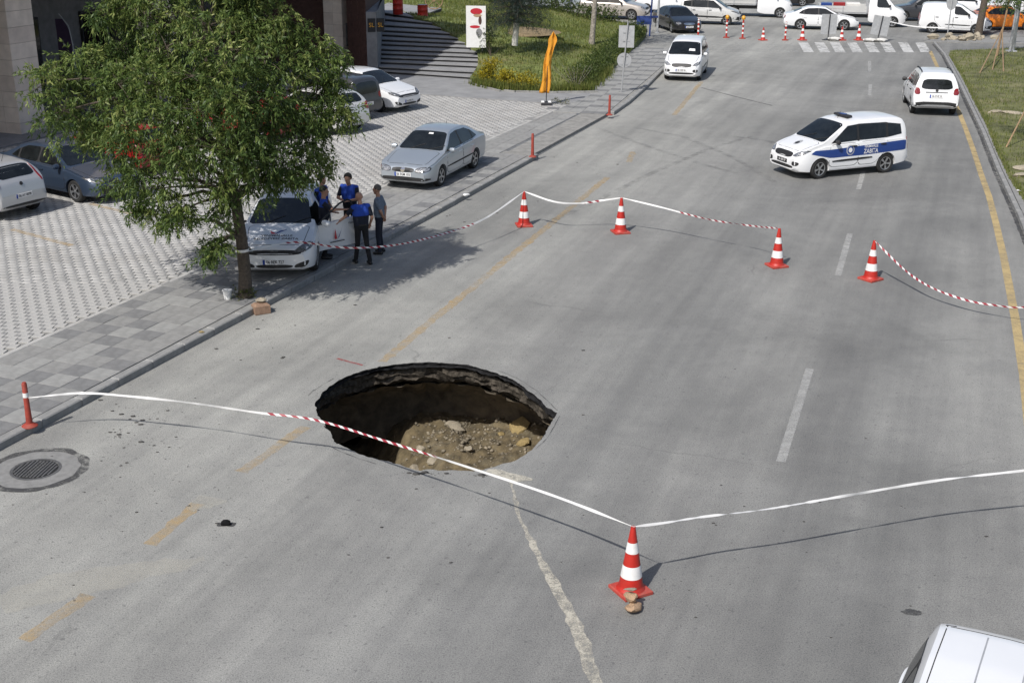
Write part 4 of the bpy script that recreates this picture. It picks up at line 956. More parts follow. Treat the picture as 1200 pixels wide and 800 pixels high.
class Car:
    def __init__(s, name, label, cat, pos, head, spec, paintm, z=0.0, group=None):
        s.sp = spec; s.L = spec['L']; s.W = spec['W']; s.p = paintm
        s.root = thing(name, label, cat, (pos[0], pos[1], z), R(head), group)
        s.body_mesh()
    def sec(s, d):
        sp = s.sp; L_, W = s.L, s.W
        zt = sm_interp(d, sp['top'], sp.get('smooth', .05)); zs = min(sm_interp(d, sp['belt']), zt - 0.012)
        zb = interp(d, [(0, .30), (.12, .22), (.5, .19), (L_ - .5, .21), (L_ - .1, .28), (L_, .36)]) + sp.get('lift', 0)
        fr = sp.get('fr', .55); rr = sp.get('rr', .40)
        w = W / 2
        if d < fr: w *= 1 - sp.get('ft', .23) * (1 - d / fr) ** 2.3
        if d > L_ - rr: w *= 1 - sp.get('rt', .13) * ((d - L_ + rr) / rr) ** 2.3
        hc = sp['H'] - zs; k = max(0, min(1, (zt - zs - .03) / max(.15, hc - .05)))
        wt = w * .93 * (1 - k) + (sp['roofw'] * w / (W / 2)) * k
        zs = max(zs, zb + .02); zt = max(zt, zs + .012)
        h = zs - zb; g = zt - zs
        return [(0, zb), (w * .80, zb), (w * .955, zb + .05), (w * .99, zb + .28 * h), (w, zb + .52 * h), (w * .992, zb + .80 * h), (w * .965, zs - .012), (w * .94, zs),
                (w * .94 + (wt - w * .94) * .5, zs + g * .50), (wt * 1.02, zt - g * .12), (wt * .96, zt - g * .035), (wt * .82, zt + .0), (wt * .42, zt + .014), (0, zt + .02)]
    def body_mesh(s):
        L_ = s.L; ds = sorted(set([0, .01, .025, .045, .07, .10, .14, .19, .25] + [round(.32 + .075 * i, 3) for i in range(int((L_ - .62) / .075))] + [L_ - k for k in (.30, .25, .21, .175, .145, .12, .095, .075, .055, .04, .025, .012, 0)]))
        V = []; n = len(s.sec(1.0)); m = 2 * n - 2
        for d in ds:
            P = s.sec(d); x = L_ / 2 - d
            V += [(x, y, z) for y, z in P] + [(x, -y, z) for y, z in P[-2:0:-1]]
        Fs = [(k * m + i, k * m + (i + 1) % m, (k + 1) * m + (i + 1) % m, (k + 1) * m + i) for k in range(len(ds) - 1) for i in range(m)]
        Fs += [tuple(range(m))[::-1], tuple(range((len(ds) - 1) * m, len(ds) * m))]
        me = bpy.data.meshes.new('body'); me.from_pydata(V, [], Fs); me.update()
        bm = bmesh.new(); bm.from_mesh(me); bmesh.ops.recalc_face_normals(bm, faces=bm.faces); bm.to_mesh(me)
        s.bvh = BVHTree.FromBMesh(bm); bm.free()
        s.body = link('body', me, s.root, s.p)
        r = s.sp['r']; s.wx = (L_ / 2 - s.sp['fo'], L_ / 2 - s.sp['fo'] - s.sp['wb'])
        cut = MB()
        for x in s.wx:
            for sg in (-1, 1): cut.lathe([(r * 1.13, sg * (s.W / 2 - .26)), (r * 1.13, sg * (s.W / 2 + .2))], 26, (x, 0, r * 1.0), 'Y')
        for q in s.sp.get('cuts', []): cut.box(*q)
        cm = cut.mesh('cut'); co = bpy.data.objects.new('cut', cm); COL.objects.link(co); co.parent = s.root
        md = s.body.modifiers.new('b', 'BOOLEAN'); md.operation = 'DIFFERENCE'; md.object = co; md.solver = 'EXACT'
        dg = bpy.context.evaluated_depsgraph_get(); dg.update()
        nm = bpy.data.meshes.new_from_object(s.body.evaluated_get(dg)); s.body.modifiers.clear(); old = s.body.data; s.body.data = nm
        bpy.data.objects.remove(co); smooth(nm, 38); nm.name = 'body'
        if not nm.materials: nm.materials.append(s.p)
        nm.materials.append(M['trim'])
        for p in nm.polygons:
            c = p.center
            if p.material_index >= len(nm.materials): p.material_index = 0
            for x in s.wx:
                if (c.x - x) ** 2 + (c.z - r) ** 2 < (r * 1.12) ** 2 and abs(c.y) > s.W / 2 - .27 and abs(c.y) < s.W / 2 - 0.02 and c.z > .2: p.material_index = len(nm.materials) - 1
        # wheels
        w = s.sp.get('tw', .20)
        for wi, x in enumerate(s.wx):
            for sg in (-1, 1):
                ty, ri, spk = wheel_meshes(r, w, s.sp.get('wheel', 'alloy'))
                wo = empty('wheel'); wo.parent = s.root; wo.location = (x, sg * (s.W / 2 - w / 2 - .025), r); wo.rotation_euler = (0, .3 * wi + .2, (0 if sg > 0 else math.pi) + (s.sp.get('steer', 0) if wi == 0 else 0))
                link('tyre', ty, wo); link('rim', ri, wo); link('spokes', spk, wo)
    def ray(s, ax, a, b):
        L_ = s.L
        if ax == 'L': o, d = Vector((L_ / 2 - a, 3, b)), Vector((0, -1, 0))
        elif ax == 'R': o, d = Vector((L_ / 2 - a, -3, b)), Vector((0, 1, 0))
        elif ax == 'F': o, d = Vector((5, a, b)), Vector((-1, 0, 0))
        elif ax == 'B': o, d = Vector((-5, a, b)), Vector((1, 0, 0))
        else: o, d = Vector((L_ / 2 - a, b, 5)), Vector((0, 0, -1))
        h = s.bvh.ray_cast(o, d)
        if h[0] is None:
            h = s.bvh.find_nearest(o + d * (3 - s.W / 2 if ax in 'LR' else (5 - L_ / 2 if ax in 'FB' else 4)))
        n = h[1]
        if n.dot(d) > 0: n = -n
        return h[0], n
    def patch(s, name, poly, ax, m, eps=.006, parent=None, rnd=2, grid=.10, r=.22):
        if rnd: poly = chaikin(poly, rnd, r)
        bm = bmesh.new(); f = bm.faces.new([bm.verts.new((p[0], p[1], 0)) for p in poly])
        for k in (0, 1):
            lo = min(p[k] for p in poly); hi = max(p[k] for p in poly); nn = int((hi - lo) / grid)
            for i in range(1, nn + 1):
                co = [0, 0, 0]; no = [0, 0, 0]; co[k] = lo + (hi - lo) * i / (nn + 1); no[k] = 1
                bmesh.ops.bisect_plane(bm, geom=bm.verts[:] + bm.edges[:] + bm.faces[:], plane_co=co, plane_no=no)
        nrm = {}
        for v in bm.verts:
            h, n = s.ray(ax, v.co.x, v.co.y); v.co = h + n * eps; nrm[v] = n
        be = [e for e in bm.edges if e.is_boundary]
        ret = bmesh.ops.extrude_edge_only(bm, edges=be)
        for v in [g for g in ret['geom'] if isinstance(g, bmesh.types.BMVert)]:
            h, n, i, d = s.bvh.find_nearest(v.co); v.co = v.co - (v.co - h) * 1.4
        bmesh.ops.recalc_face_normals(bm, faces=bm.faces)
        ax_out = {'L': Vector((0, 1, 0)), 'R': Vector((0, -1, 0)), 'F': Vector((1, 0, 0)), 'B': Vector((-1, 0, 0)), 'T': Vector((0, 0, 1))}[ax]
        big_ = max(bm.faces, key=lambda f: f.calc_area())
        if big_.normal.dot(ax_out) < 0: bmesh.ops.reverse_faces(bm, faces=bm.faces)
        me = bpy.data.meshes.new(name); bm.to_mesh(me); bm.free(); smooth(me, 30)
        return link(name, me, parent or s.root, m)
    def text(s, name, body, ax, a, b, size, m, eps=.012, parent=None, sx=1.0, bold=False):
        cu = bpy.data.curves.new('t', 'FONT'); cu.body = body; cu.size = size; cu.align_x = 'CENTER'; cu.align_y = 'CENTER'; cu.resolution_u = 2; cu.offset = .012 * size if bold else 0
        o = bpy.data.objects.new('t', cu); COL.objects.link(o); dg = bpy.context.evaluated_depsgraph_get(); dg.update()
        me = bpy.data.meshes.new_from_object(o.evaluated_get(dg)); bpy.data.objects.remove(o)
        for v in me.vertices:
            x, y = v.co.x * sx, v.co.y
            if ax == 'L': h, n = s.ray(ax, a + x, b + y)
            elif ax == 'R': h, n = s.ray(ax, a - x, b + y)
            elif ax == 'F': h, n = s.ray(ax, a + x, b + y)
            elif ax == 'B': h, n = s.ray(ax, a - x, b + y)
            else: h, n = s.ray(ax, a + y * 1.0, b + x)          # bonnet, read from the front: up runs to the windscreen
            v.co = h + n * eps
        me.name = name; me.materials.clear(); return link(name, me, parent or s.root, m)
    def dress(s, detail=2):
        sp = s.sp; L_, W = s.L, s.W; w = W / 2
        # glass
        ws = sp['ws']; s.patch('windscreen', [(ws[0], -ws[2]), (ws[0], ws[2]), (ws[1], ws[3]), (ws[1], -ws[3])], 'T', M['glass'], .006, rnd=2, r=.07, grid=.12)
        if 'rw' in sp:
            k = sp['rw']
            if k[0] == 'T': s.patch('rear_window', [(k[1], -k[3]), (k[1], k[3]), (k[2], k[4]), (k[2], -k[4])], 'T', M['glass'], .006, rnd=2, r=.12)
            else: s.patch('rear_window', [(-k[3], k[1]), (k[3], k[1]), (k[4], k[2]), (-k[4], k[2])], 'B', M['glass'], .008, rnd=2, r=.15)
        for ax in 'LR':
            doors = []
            for d in sp['doors']:
                if detail < 2: doors.append(None); continue
                if sp.get('open') == (ax, len(doors)): doors.append(None); continue
                pl_ = d
                cx = sum(p[0] for p in pl_) / len(pl_); cz = sum(p[1] for p in pl_) / len(pl_)
                s.patch('door_gap', [((p[0] - cx) * 1.03 + cx, (p[1] - cz) * 1.04 + cz) for p in pl_], ax, M['seam'], .002, rnd=2, r=.12, grid=.2)
                doors.append(s.patch('door', pl_, ax, s.p, .005, rnd=2, r=.12, grid=.12))
                hx = max(p[0] for p in pl_) - .17; hz = sp['handle']
                s.patch('handle', [(hx - .10, hz - .018), (hx + .10, hz - .018), (hx + .10, hz + .018), (hx - .10, hz + .018)], ax, M[sp.get('handlem', 'trim')] if sp.get('handlem') else s.p, .035, doors[-1], rnd=1)
            if len(sp['wins']) > 1 and not (sp.get('open') and ax == 'L'):
                ww = sp['wins']; hull = [ww[0][0]] + [p for w_ in ww for p in w_[1:2]] + [p for w_ in ww[::-1] for p in w_[2:]]
                s.patch('window_surround', [(p[0] + (.015 if i_ and p[0] > 2 else -.015), p[1]) for i_, p in enumerate(hull)], ax, M['trim'], .0065, rnd=0, grid=.15)
            for i, wpoly in enumerate(sp['wins']):
                di = sp.get('windoor', [0, 1])[i] if i < len(sp.get('windoor', [0, 1])) else None
                if sp.get('open') == (ax, i): continue
                par = doors[di] if di is not None and di < len(doors) and doors[di] is not None else s.root
                s.patch('window', wpoly, ax, M['glass'], .009, par, rnd=2, r=.12, grid=.15)
            if detail > 1: s.patch('sill', [(sp['fo'] + sp['r'] * 1.15, .215 + sp.get('lift', 0)), (sp['fo'] + sp['wb'] - sp['r'] * 1.15, .225 + sp.get('lift', 0)), (sp['fo'] + sp['wb'] - sp['r'] * 1.15, .285 + sp.get('lift', 0)), (sp['fo'] + sp['r'] * 1.15, .275 + sp.get('lift', 0))], ax, M['trim'], .006, rnd=0)
            if sp.get('rub'):
                a, b, z0, z1 = sp['rub']; s.patch('side_moulding', [(a, z0), (b, z0 + .04), (b, z1 + .04), (a, z1)], ax, M['trim'], .018, rnd=1)
            sg = 1 if ax == 'L' else -1
            mx, mz = L_ / 2 - sp['mir'][0], sp['mir'][1]
            mo = MB().lathe([(.02, -.10), (.075, -.08), (.095, 0), (.085, .07), (.03, .095)], 10, axis='Y'); mm = mo.mesh('mirror'); smooth(mm, 50)
            mmat = M['trim'] if sp.get('mirm') == 'trim' else s.p
            o = link('mirror', mm, s.root, mmat); o.location = (mx, sg * (w * .94 + .13), mz); o.scale = (.75, 1.0, .85); o.rotation_euler = (0, 0, sg * -.15)
            MB().tube([(0, sg * -.20, -.03), (0, 0, -.02)], [.03, .03], 6).build('stalk', M['trim'], o)
            if detail > 0:
                for f_, m_ in ((sp['hl'], sp.get('hlm', 'lamp')),):
                    hx_ = sum(p[0] for p in f_) / len(f_); hz_ = sum(p[1] for p in f_) / len(f_); ho_ = s.patch('headlight', [(sg * p[0], p[1]) for p in f_], 'F', M[m_], .010, rnd=2, grid=.06); s.patch('lamp_surround', [(sg * ((p[0] - hx_) * 1.12 + hx_), (p[1] - hz_) * 1.22 + hz_) for p in f_], 'F', M['trim'], .006, ho_, rnd=2, grid=.06)
                s.patch('tail_light', [(sg * p[0], p[1]) for p in sp['tl']], 'B', M['tail'], .012, rnd=1, grid=.06)
                if 'fog' in sp: s.patch('fog_recess', [(sg * p[0], p[1]) for p in sp['fog']], 'F', M['trim'], .008, rnd=2, grid=.06)
        if detail > 0:
            for nm, key, m_ in (('grille', 'grille', 'trim'), ('lower_grille', 'lgrille', 'trim'), ('bumper_insert', 'binsert', 'trim')):
                if key in sp: s.patch(nm, sp[key], 'F', M[sp.get(key + 'm', m_)], .008, rnd=2, grid=.08)
            if 'rbump' in sp: s.patch('rear_bumper_insert', sp['rbump'], 'B', M['trim'], .010, rnd=1, grid=.1)
            if sp.get('badge'): s.patch('badge', [(.07 * math.cos(a), sp['badge'] + .07 * math.sin(a)) for a in [k * .785 for k in range(8)]], 'F', M['chrome'], .016, rnd=1)
            if detail > 1:
                hd = sp['hood']; cs = [(hd[0], -hd[2]), (hd[0], hd[2]), (hd[1], hd[3]), (hd[1], -hd[3])]
                s.patch('bonnet_gap', [(p[0] + (-.012 if p[0] == hd[0] else .012), p[1] * 1.02) for p in cs], 'T', M['seam'], .0015, rnd=2, r=.1, grid=.2)
                s.patch('bonnet', cs, 'T', s.p, .005, rnd=2, r=.1, grid=.12)
                for k in (-.32, .30): MB().tube([s.ray('T', ws[0] - .02, k)[0] + Vector((0, 0, .02)), s.ray('T', ws[0] + .22, k + .42)[0] + Vector((0, 0, .015))], .008, 5).build('wiper', M['trim'], s.root)
        return s
    def plate(s, ax, txt, z, y=0.0, dark=False):
        w_, h_ = .26, .056
        pl_ = s.patch('number_plate', [(y - w_, z - h_), (y + w_, z - h_), (y + w_, z + h_), (y - w_, z + h_)], ax, M['ink'] if dark else M['plate'], .014, rnd=0)
        if not dark:
            e = -w_ if ax == 'F' else w_ - .05
            s.patch('blue_strip', [(y + e, z - h_), (y + e + .05, z - h_), (y + e + .05, z + h_), (y + e, z + h_)], ax, M['plate_blue'], .017, pl_, rnd=0)
        s.text('plate_number', txt, ax, y + (.02 if ax == 'F' else -.02), z, .105, M['plate'] if dark else M['ink'], .020, pl_, sx=.80, bold=True)
        return s
    def antenna(s, d, y=0, h=.25):
        p = s.ray('T', d, y)[0]; MB().tube([p, p + Vector((-h * .5, 0, h))], [.008, .004], 5).build('antenna', M['trim'], s.root); return s

def spec_sedan(L=4.70, W=1.76, H_=1.46, wb=2.70, fo=.92, r=.315, fast=0):
    k = L / 4.70; h = H_ / 1.46
    S = dict(L=L, W=W, H=H_, wb=wb, fo=fo, r=r, roofw=.575)
    S['top'] = [(a * k, b * h) for a, b in [(0, .56), (.05, .66), (.25, .75), (.7, .85), (1.25, .95), (2.05, 1.385), (2.3, 1.44), (2.75, 1.46), (3.2, 1.44), (3.55 - .1 * fast, 1.36), (4.15, 1.06 + .02 * fast), (4.45, 1.03), (4.62, .97), (4.68, .80), (4.70, .62)]]
    S['belt'] = [(a * k, b * h) for a, b in [(0, .55), (.25, .71), (1.2, .875), (3.0, .93), (4.15, .965), (4.6, .93), (4.7, .60)]]
    S['ws'] = (1.29 * k, 2.06 * k, .73, .56); S['rw'] = ('T', 3.58 * k, 4.08 * k, .50, .60)
    S['wins'] = [[(1.42 * k, .945 * h), (2.52 * k, .965 * h), (2.52 * k, 1.37 * h), (2.12 * k, 1.33 * h)], [(2.60 * k, .965 * h), (3.45 * k, .985 * h), (3.45 * k, 1.26 * h), (3.2 * k, 1.345 * h), (2.60 * k, 1.372 * h)], [(3.52 * k, 1.0 * h), (3.82 * k, 1.03 * h), (3.62 * k, 1.18 * h), (3.52 * k, 1.24 * h)]]
    S['windoor'] = [0, 1]
    S['doors'] = [[(1.30 * k, .33), (2.54 * k, .33), (2.55 * k, .93 * h), (1.36 * k, .90 * h)], [(2.58 * k, .33), (3.18 * k, .33), (3.52 * k, .72), (3.55 * k, .95 * h), (2.58 * k, .935 * h)]]
    S['handle'] = .80 * h; S['mir'] = (1.52 * k, .98 * h)
    S['hl'] = [(.40, .56), (.76, .58), (.80, .70), (.42, .67)]; S['tl'] = [(.45, .72), (.80, .70), (.80, .90), (.45, .88)]
    S['grille'] = [(-.34, .55), (.34, .55), (.36, .67), (-.36, .67)]; S['lgrille'] = [(-.62, .28), (.62, .28), (.60, .36), (-.60, .36)]
    S['hood'] = (.22 * k, 1.22 * k, .62, .70); S['badge'] = .61 * h
    return S
def spec_hatch(L=4.37, W=1.79, H_=1.50, wb=2.64, fo=.88, r=.315):
    k = L / 4.37; h = H_ / 1.50
    S = dict(L=L, W=W, H=H_, wb=wb, fo=fo, r=r, roofw=.60, wheel='cap')
    S['top'] = [(a * k, b * h) for a, b in [(0, .58), (.05, .70), (.25, .80), (.7, .91), (1.12, 1.0), (1.95, 1.42), (2.2, 1.475), (2.7, 1.50), (3.3, 1.48), (3.75, 1.42), (4.0, 1.30), (4.20, 1.04), (4.31, .95), (4.35, .75), (4.37, .55)]]
    S['belt'] = [(a * k, b * h) for a, b in [(0, .57), (.25, .76), (1.1, .915), (3.0, .99), (4.1, 1.04), (4.3, .93), (4.37, .53)]]
    S['ws'] = (1.16 * k, 1.96 * k, .73, .58); S['rw'] = ('T', 3.86 * k, 4.17 * k, .50, .58)
    S['wins'] = [[(1.30 * k, .99 * h), (2.42 * k, 1.02 * h), (2.42 * k, 1.41 * h), (2.05 * k, 1.375 * h)], [(2.50 * k, 1.02 * h), (3.35 * k, 1.045 * h), (3.35 * k, 1.37 * h), (2.50 * k, 1.415 * h)], [(3.42 * k, 1.06 * h), (3.80 * k, 1.10 * h), (3.72 * k, 1.27 * h), (3.42 * k, 1.345 * h)]]
    S['doors'] = [[(1.20 * k, .33), (2.44 * k, .33), (2.45 * k, .985 * h), (1.26 * k, .955 * h)], [(2.48 * k, .33), (3.05 * k, .33), (3.42 * k, .74), (3.44 * k, 1.01 * h), (2.48 * k, .99 * h)]]
    S['handle'] = .86 * h; S['mir'] = (1.42 * k, 1.03 * h)
    S['hl'] = [(.42, .66), (.62, .66), (.83, .72), (.80, .82), (.60, .77)]; S['hlm'] = 'dark_lamp'; S['tl'] = [(.55, .80), (.83, .78), (.82, 1.04), (.60, .98)]
    S['grille'] = [(-.60, .60), (.60, .60), (.62, .70), (-.62, .70)]; S['lgrille'] = [(-.40, .30), (.40, .30), (.42, .38), (-.42, .38)]; S['fog'] = [(.44, .30), (.72, .34), (.78, .46), (.70, .47), (.46, .38)]
    S['hood'] = (.20 * k, 1.10 * k, .62, .70)
    return S
def spec_van(L=4.16, W=1.76, H_=1.76, wb=2.49, fo=.83, r=.315):
    k = L / 4.16; h = H_ / 1.76
    S = dict(L=L, W=W, H=H_, wb=wb, fo=fo, r=r, roofw=.655, rt=.06, rr=.25)
    S['top'] = [(a * k, b * h) for a, b in [(0, .62), (.05, .76), (.22, .89), (.6, 1.02), (.90, 1.10), (1.70, 1.61), (1.96, 1.69), (2.4, 1.74), (3.2, 1.76), (3.8, 1.73), (3.98, 1.66), (4.06, 1.50), (4.10, 1.15), (4.13, .95), (4.16, .60)]]
    S['belt'] = [(a * k, b * h) for a, b in [(0, .60), (.22, .82), (.95, 1.0), (2.2, 1.06), (3.9, 1.10), (4.08, 1.06), (4.16, .58)]]
    S['ws'] = (.93 * k, 1.74 * k, .77, .65); S['rw'] = ('B', 1.08 * h, 1.56 * h, .60, .54)
    S['wins'] = [[(1.22 * k, 1.08 * h), (2.18 * k, 1.12 * h), (2.18 * k, 1.60 * h), (1.86 * k, 1.57 * h)], [(2.26 * k, 1.12 * h), (3.28 * k, 1.14 * h), (3.28 * k, 1.60 * h), (2.26 * k, 1.61 * h)], [(3.36 * k, 1.15 * h), (3.86 * k, 1.22 * h), (3.84 * k, 1.52 * h), (3.36 * k, 1.58 * h)]]
    S['doors'] = [[(1.14 * k, .36), (2.20 * k, .36), (2.21 * k, 1.06 * h), (1.18 * k, 1.03 * h)], [(2.24 * k, .36), (2.85 * k, .36), (3.28 * k, .78), (3.32 * k, 1.08 * h), (2.24 * k, 1.06 * h)]]
    S['handle'] = .96 * h; S['handlem'] = 'trim'; S['mir'] = (1.36 * k, 1.13 * h); S['mirm'] = 'trim'
    S['hl'] = [(.48, .74), (.66, .73), (.80, .80), (.82, .90), (.66, .86)]; S['tl'] = [(.70, .70), (.82, .70), (.80, 1.12), (.70, 1.10)]
    S['grille'] = [(-.42, .66), (.42, .66), (.48, .76), (.40, .82), (-.40, .82), (-.48, .76)]; S['lgrille'] = [(-.60, .34), (.60, .34), (.56, .43), (-.56, .43)]; S['fog'] = [(.52, .44), (.74, .44), (.76, .56), (.54, .57)]
    S['hood'] = (.20 * k, .88 * k, .62, .72); S['rub'] = (1.25, 2.75, .50, .56)
    return S
def spec_suv(L=4.22, W=1.79, H_=1.69, wb=2.58, fo=.86, r=.335):
    S = spec_van(L, W, H_, wb, fo, r); k = L / 4.16; h = H_ / 1.76
    S['top'] = [(a * k, b * h) for a, b in [(0, .70), (.05, .84), (.22, .96), (.7, 1.06), (1.15, 1.14), (1.80, 1.64), (2.05, 1.72), (2.4, 1.755), (3.2, 1.76), (3.72, 1.72), (3.90, 1.60), (4.03, 1.18), (4.10, 1.05), (4.13, .95), (4.16, .65)]]
    S['ws'] = (1.19 * k, 1.81 * k, .76, .61); S['roofw'] = .62; S['lift'] = .04; S.pop('rub')
    S['wins'][0][0] = (1.34 * k, 1.10 * h); S['wins'][0][3] = (1.92 * k, 1.57 * h); S['mir'] = (1.45 * k, 1.13 * h); S['hood'] = (.20 * k, 1.12 * k, .62, .72)
    S['rw'] = ('B', 1.10 * h, 1.50 * h, .62, .52); S['tl'] = [(.62, .86), (.84, .86), (.84, 1.12), (.66, 1.10)]
    S['rbump'] = [(-.86, .36), (.86, .36), (.86, .58), (-.86, .58)]
    return S

# municipal van with blue stripe
S = spec_van(); S['hlm'] = 'lamp'; S['steer'] = .12
c = Car('municipal_van', 'white municipal van with blue side stripe and roof light bar standing across the lanes', 'van', (10.39, 40.0), 202.2, S, M['white'])
c.dress(2)
for ax in 'LR':
    c.patch('blue_stripe', [(.46, .80), (1.2, .64), (2.6, .66), (4.02, .72), (4.03, 1.03), (2.6, .965), (1.2, .90), (.62, .90)], ax, M['blue'], .0075, rnd=1, r=.06)
    e = c.patch('emblem', [(1.90 + .15 * math.cos(a), .84 + .16 * math.sin(a)) for a in [k * math.pi / 8 for k in range(16)]], ax, M['galv'], .010, rnd=0)
    c.patch('emblem_ring', [(1.90 + .115 * math.cos(a), .84 + .125 * math.sin(a)) for a in [k * math.pi / 8 for k in range(16)]], ax, M['blue'], .0125, e, rnd=0)
    c.patch('emblem_core', [(1.90 + .07 * math.cos(a), .84 + .075 * math.sin(a)) for a in [k * math.pi / 8 for k in range(16)]], ax, M['white_vinyl'], .015, e, rnd=0)
    c.text('lettering', 'YENİMAHALLE', ax, 2.68, .915, .12, M['white_vinyl'], .016, sx=.66, bold=True); c.text('lettering', 'ZABITA', ax, 2.68, .76, .20, M['white_vinyl'], .016, sx=.80, bold=True)
    c.patch('upper_glass_frame', [(2.19, 1.10), (2.25, 1.10), (2.25, 1.61), (2.19, 1.60)], ax, M['trim'], .007, rnd=0)
c.patch('emblem', [(.55 + .16 * math.cos(a), .12 * math.sin(a)) for a in [k * math.pi / 8 for k in range(16)]], 'T', M['galv'], .009, rnd=0)
c.patch('emblem_core', [(.52 + .08 * math.cos(a), .07 * math.sin(a)) for a in [k * math.pi / 8 for k in range(16)]], 'T', M['ink'], .012, rnd=0)
c.plate('F', '06 ABV 87', .53, dark=True); c.antenna(1.95, 0, .22)
p = c.ray('T', 2.15, 0)[0]
lb_ = MB().bbox((p.x, 0, p.z + .055), (.20, .70, .07), .02).build('light_bar', M['dark_metal'], c.root); MB().bbox((p.x, 0, p.z + .095), (.13, .25, .02), .005).build('lens', M['blue'], lb_)
for y in (-.25, .25): MB().box((p.x, y, p.z + .01), (.06, .05, .05)).build('foot', M['trim'], lb_)

# oncoming white van
S = spec_van(); S['mirm'] = 'body'; S['hlm'] = 'lamp'
c = Car('white_van', 'plain white small van driving along the left kerb towards the cones', 'van', (8.3, 61.35), 256, S, M['white']).dress(2); c.plate('F', '06 CDF 41', .53)
c.patch('dashboard_paper', [(1.16, .18), (1.16, .48), (1.30, .46), (1.30, .20)], 'T', M['plate'], .010, rnd=0)
# white estate car seen from behind
S = spec_suv(); S['mirm'] = 'trim'
c = Car('white_crossover', 'white crossover with roof rails and dark bumper trim seen from behind beside the yellow line', 'car', (17.12, 52.24), 79.5, S, M['white']).dress(2); c.plate('B', '06 DVZ 35', .80)
for sg in (-1, 1):
    pts = [c.ray('T', d, sg * .58)[0] + Vector((0, 0, h)) for d, h in ((2.0, .0), (2.15, .05), (2.9, .06), (3.55, .05), (3.68, .0))]; MB().tube(pts, .022, 6).build('roof_rail', M['trim'], c.root)
    c.patch('sill_trim', [(.9, .24), (3.9, .24), (3.9, .36), (.9, .36)], 'L' if sg > 0 else 'R', M['trim'], .008, rnd=1)
c.patch('skid_plate', [(-.62, .34), (.62, .34), (.56, .47), (-.56, .47)], 'B', M['alloy'], .018, rnd=1); c.patch('badge', [(.06 * math.cos(a), 1.02 + .06 * math.sin(a)) for a in [k * .785 for k in range(8)]], 'B', M['ink'], .016, rnd=1)
c.patch('number_recess', [(-.42, .93), (.42, .93), (.42, .955), (-.42, .955)], 'B', M['trim'], .012, rnd=0)
# silver sedan on the sidewalk edge
S = spec_sedan(); S['binsert'] = [(-.80, .30), (.80, .30), (.80, .41), (-.80, .41)]; S['lgrille'] = [(-.3, .31), (.3, .31), (.3, .35), (-.3, .35)]
c = Car('silver_sedan', 'silver sedan parked half on the sidewalk slabs facing the cones', 'car', (-2.42, 38.6), 250, S, M['silver'], KZ).dress(2); c.plate('F', '06 EGM 103', .48); c.antenna(3.3, 0, .1)
for ax in 'LR': c.patch('side_moulding', [(1.3, .50), (3.5, .52), (3.5, .57), (1.3, .55)], ax, M['seam'], .008, rnd=1)
c.patch('windscreen_papers', [(1.92, .0), (1.92, .16), (1.98, .15), (1.98, .01)], 'T', M['plate'], .010, rnd=0)
# white municipal car with open door under the tree
S = spec_hatch(4.50, 1.79, 1.50); S['wheel'] = 'cap'; S['open'] = ('L', 0)
S['cuts'] = [((4.5 / 2 - 1.88, .72, .86), (1.06, .60, .86))]
c = Car('municipal_car', 'white municipal car with its driver door open under the street tree', 'car', (-5.45, 29.60), 272, S, M['white'], KZ).dress(2)
for p in c.body.data.polygons:
    q = p.center
    if 0.35 < q.y < .80 and -.17 < q.x < .92 and .40 < q.z < 1.30 and p.material_index == 0 and abs(q.y) < .86: p.material_index = 1
c.plate('F', '06 BEK 727', .44)
c.patch('grille_badge', [(-.09, .60), (.09, .60), (.09, .70), (-.09, .70)], 'F', M['dark_lamp'], .016, rnd=0)
c.text('lettering', 'YENİMAHALLE', 'T', .58, 0, .12, M['ink'], .010, sx=.9, bold=True); c.text('lettering', 'BELEDİYESİ ZABITA', 'T', .44, 0, .12, M['ink'], .010, sx=.95, bold=True)
c.patch('logo_red', [(.66, -.13), (.80, -.17), (.66, .0)], 'T', M['redv'], .010, rnd=0); c.patch('logo_blue', [(.66, -.02), (.88, .20), (.82, .06), (.66, -.06)], 'T', M['blue'], .012, rnd=0)
MB().bbox((.05, .36, .62), (.5, .5, .22), .05).build('seat', M['interior'], c.root); MB().bbox((-.22, .36, .95), (.16, .48, .6), .06).build('seat_back', M['interior'], c.root)
MB().lathe([(.17, 0), (.19, .015), (.17, .03)], 20, (.45, .36, .92), 'X', cap=False).build('steering_wheel', M['interior'], c.root)
# the open door, hinged at its front edge
dr = empty('open_door'); dr.parent = c.root; dr.location = (4.5 / 2 - 1.24, .84, 0); dr.rotation_euler = (0, 0, R(-48)); dr['label'] = 'open white driver door with red and blue logo'
dr.name = 'door'
b = MB(); prof = [(0, .34), (-1.06, .34), (-1.13, .60), (-1.12, 1.0), (-.02, .955)]; n = len(prof)
bow = lambda z: .035 * math.sin(max(0, min(1, (z - .3) / .75)) * math.pi)
b.add([(x, .02 + bow(z), z) for x, z in prof] + [(x, -.06, z) for x, z in prof], [tuple(range(n)), tuple(range(n, 2 * n))[::-1]] + [(i, (i + 1) % n, n + (i + 1) % n, n + i) for i in range(n)])
dp = b.build('door_panel', M['white'], dr)
MB().add([(-.08, -.065, .36), (-1.02, -.065, .36), (-1.06, -.065, .94), (-.08, -.065, .92)], [(0, 1, 2, 3)]).build('door_lining', M['interior'], dr)
MB().tube([(-.03, -.01, .95), (-.30, -.03, 1.13), (-.72, -.07, 1.36), (-.98, -.09, 1.41), (-1.07, -.085, 1.36), (-1.11, -.03, 1.0)], .024, 6).build('window_frame', M['trim'], dr)
MB().add([(-.16, -.03, .98), (-1.09, -.03, .995), (-1.06, -.085, 1.34), (-.97, -.087, 1.385), (-.72, -.067, 1.33), (-.32, -.037, 1.10)], [(0, 1, 2, 3, 4, 5)])
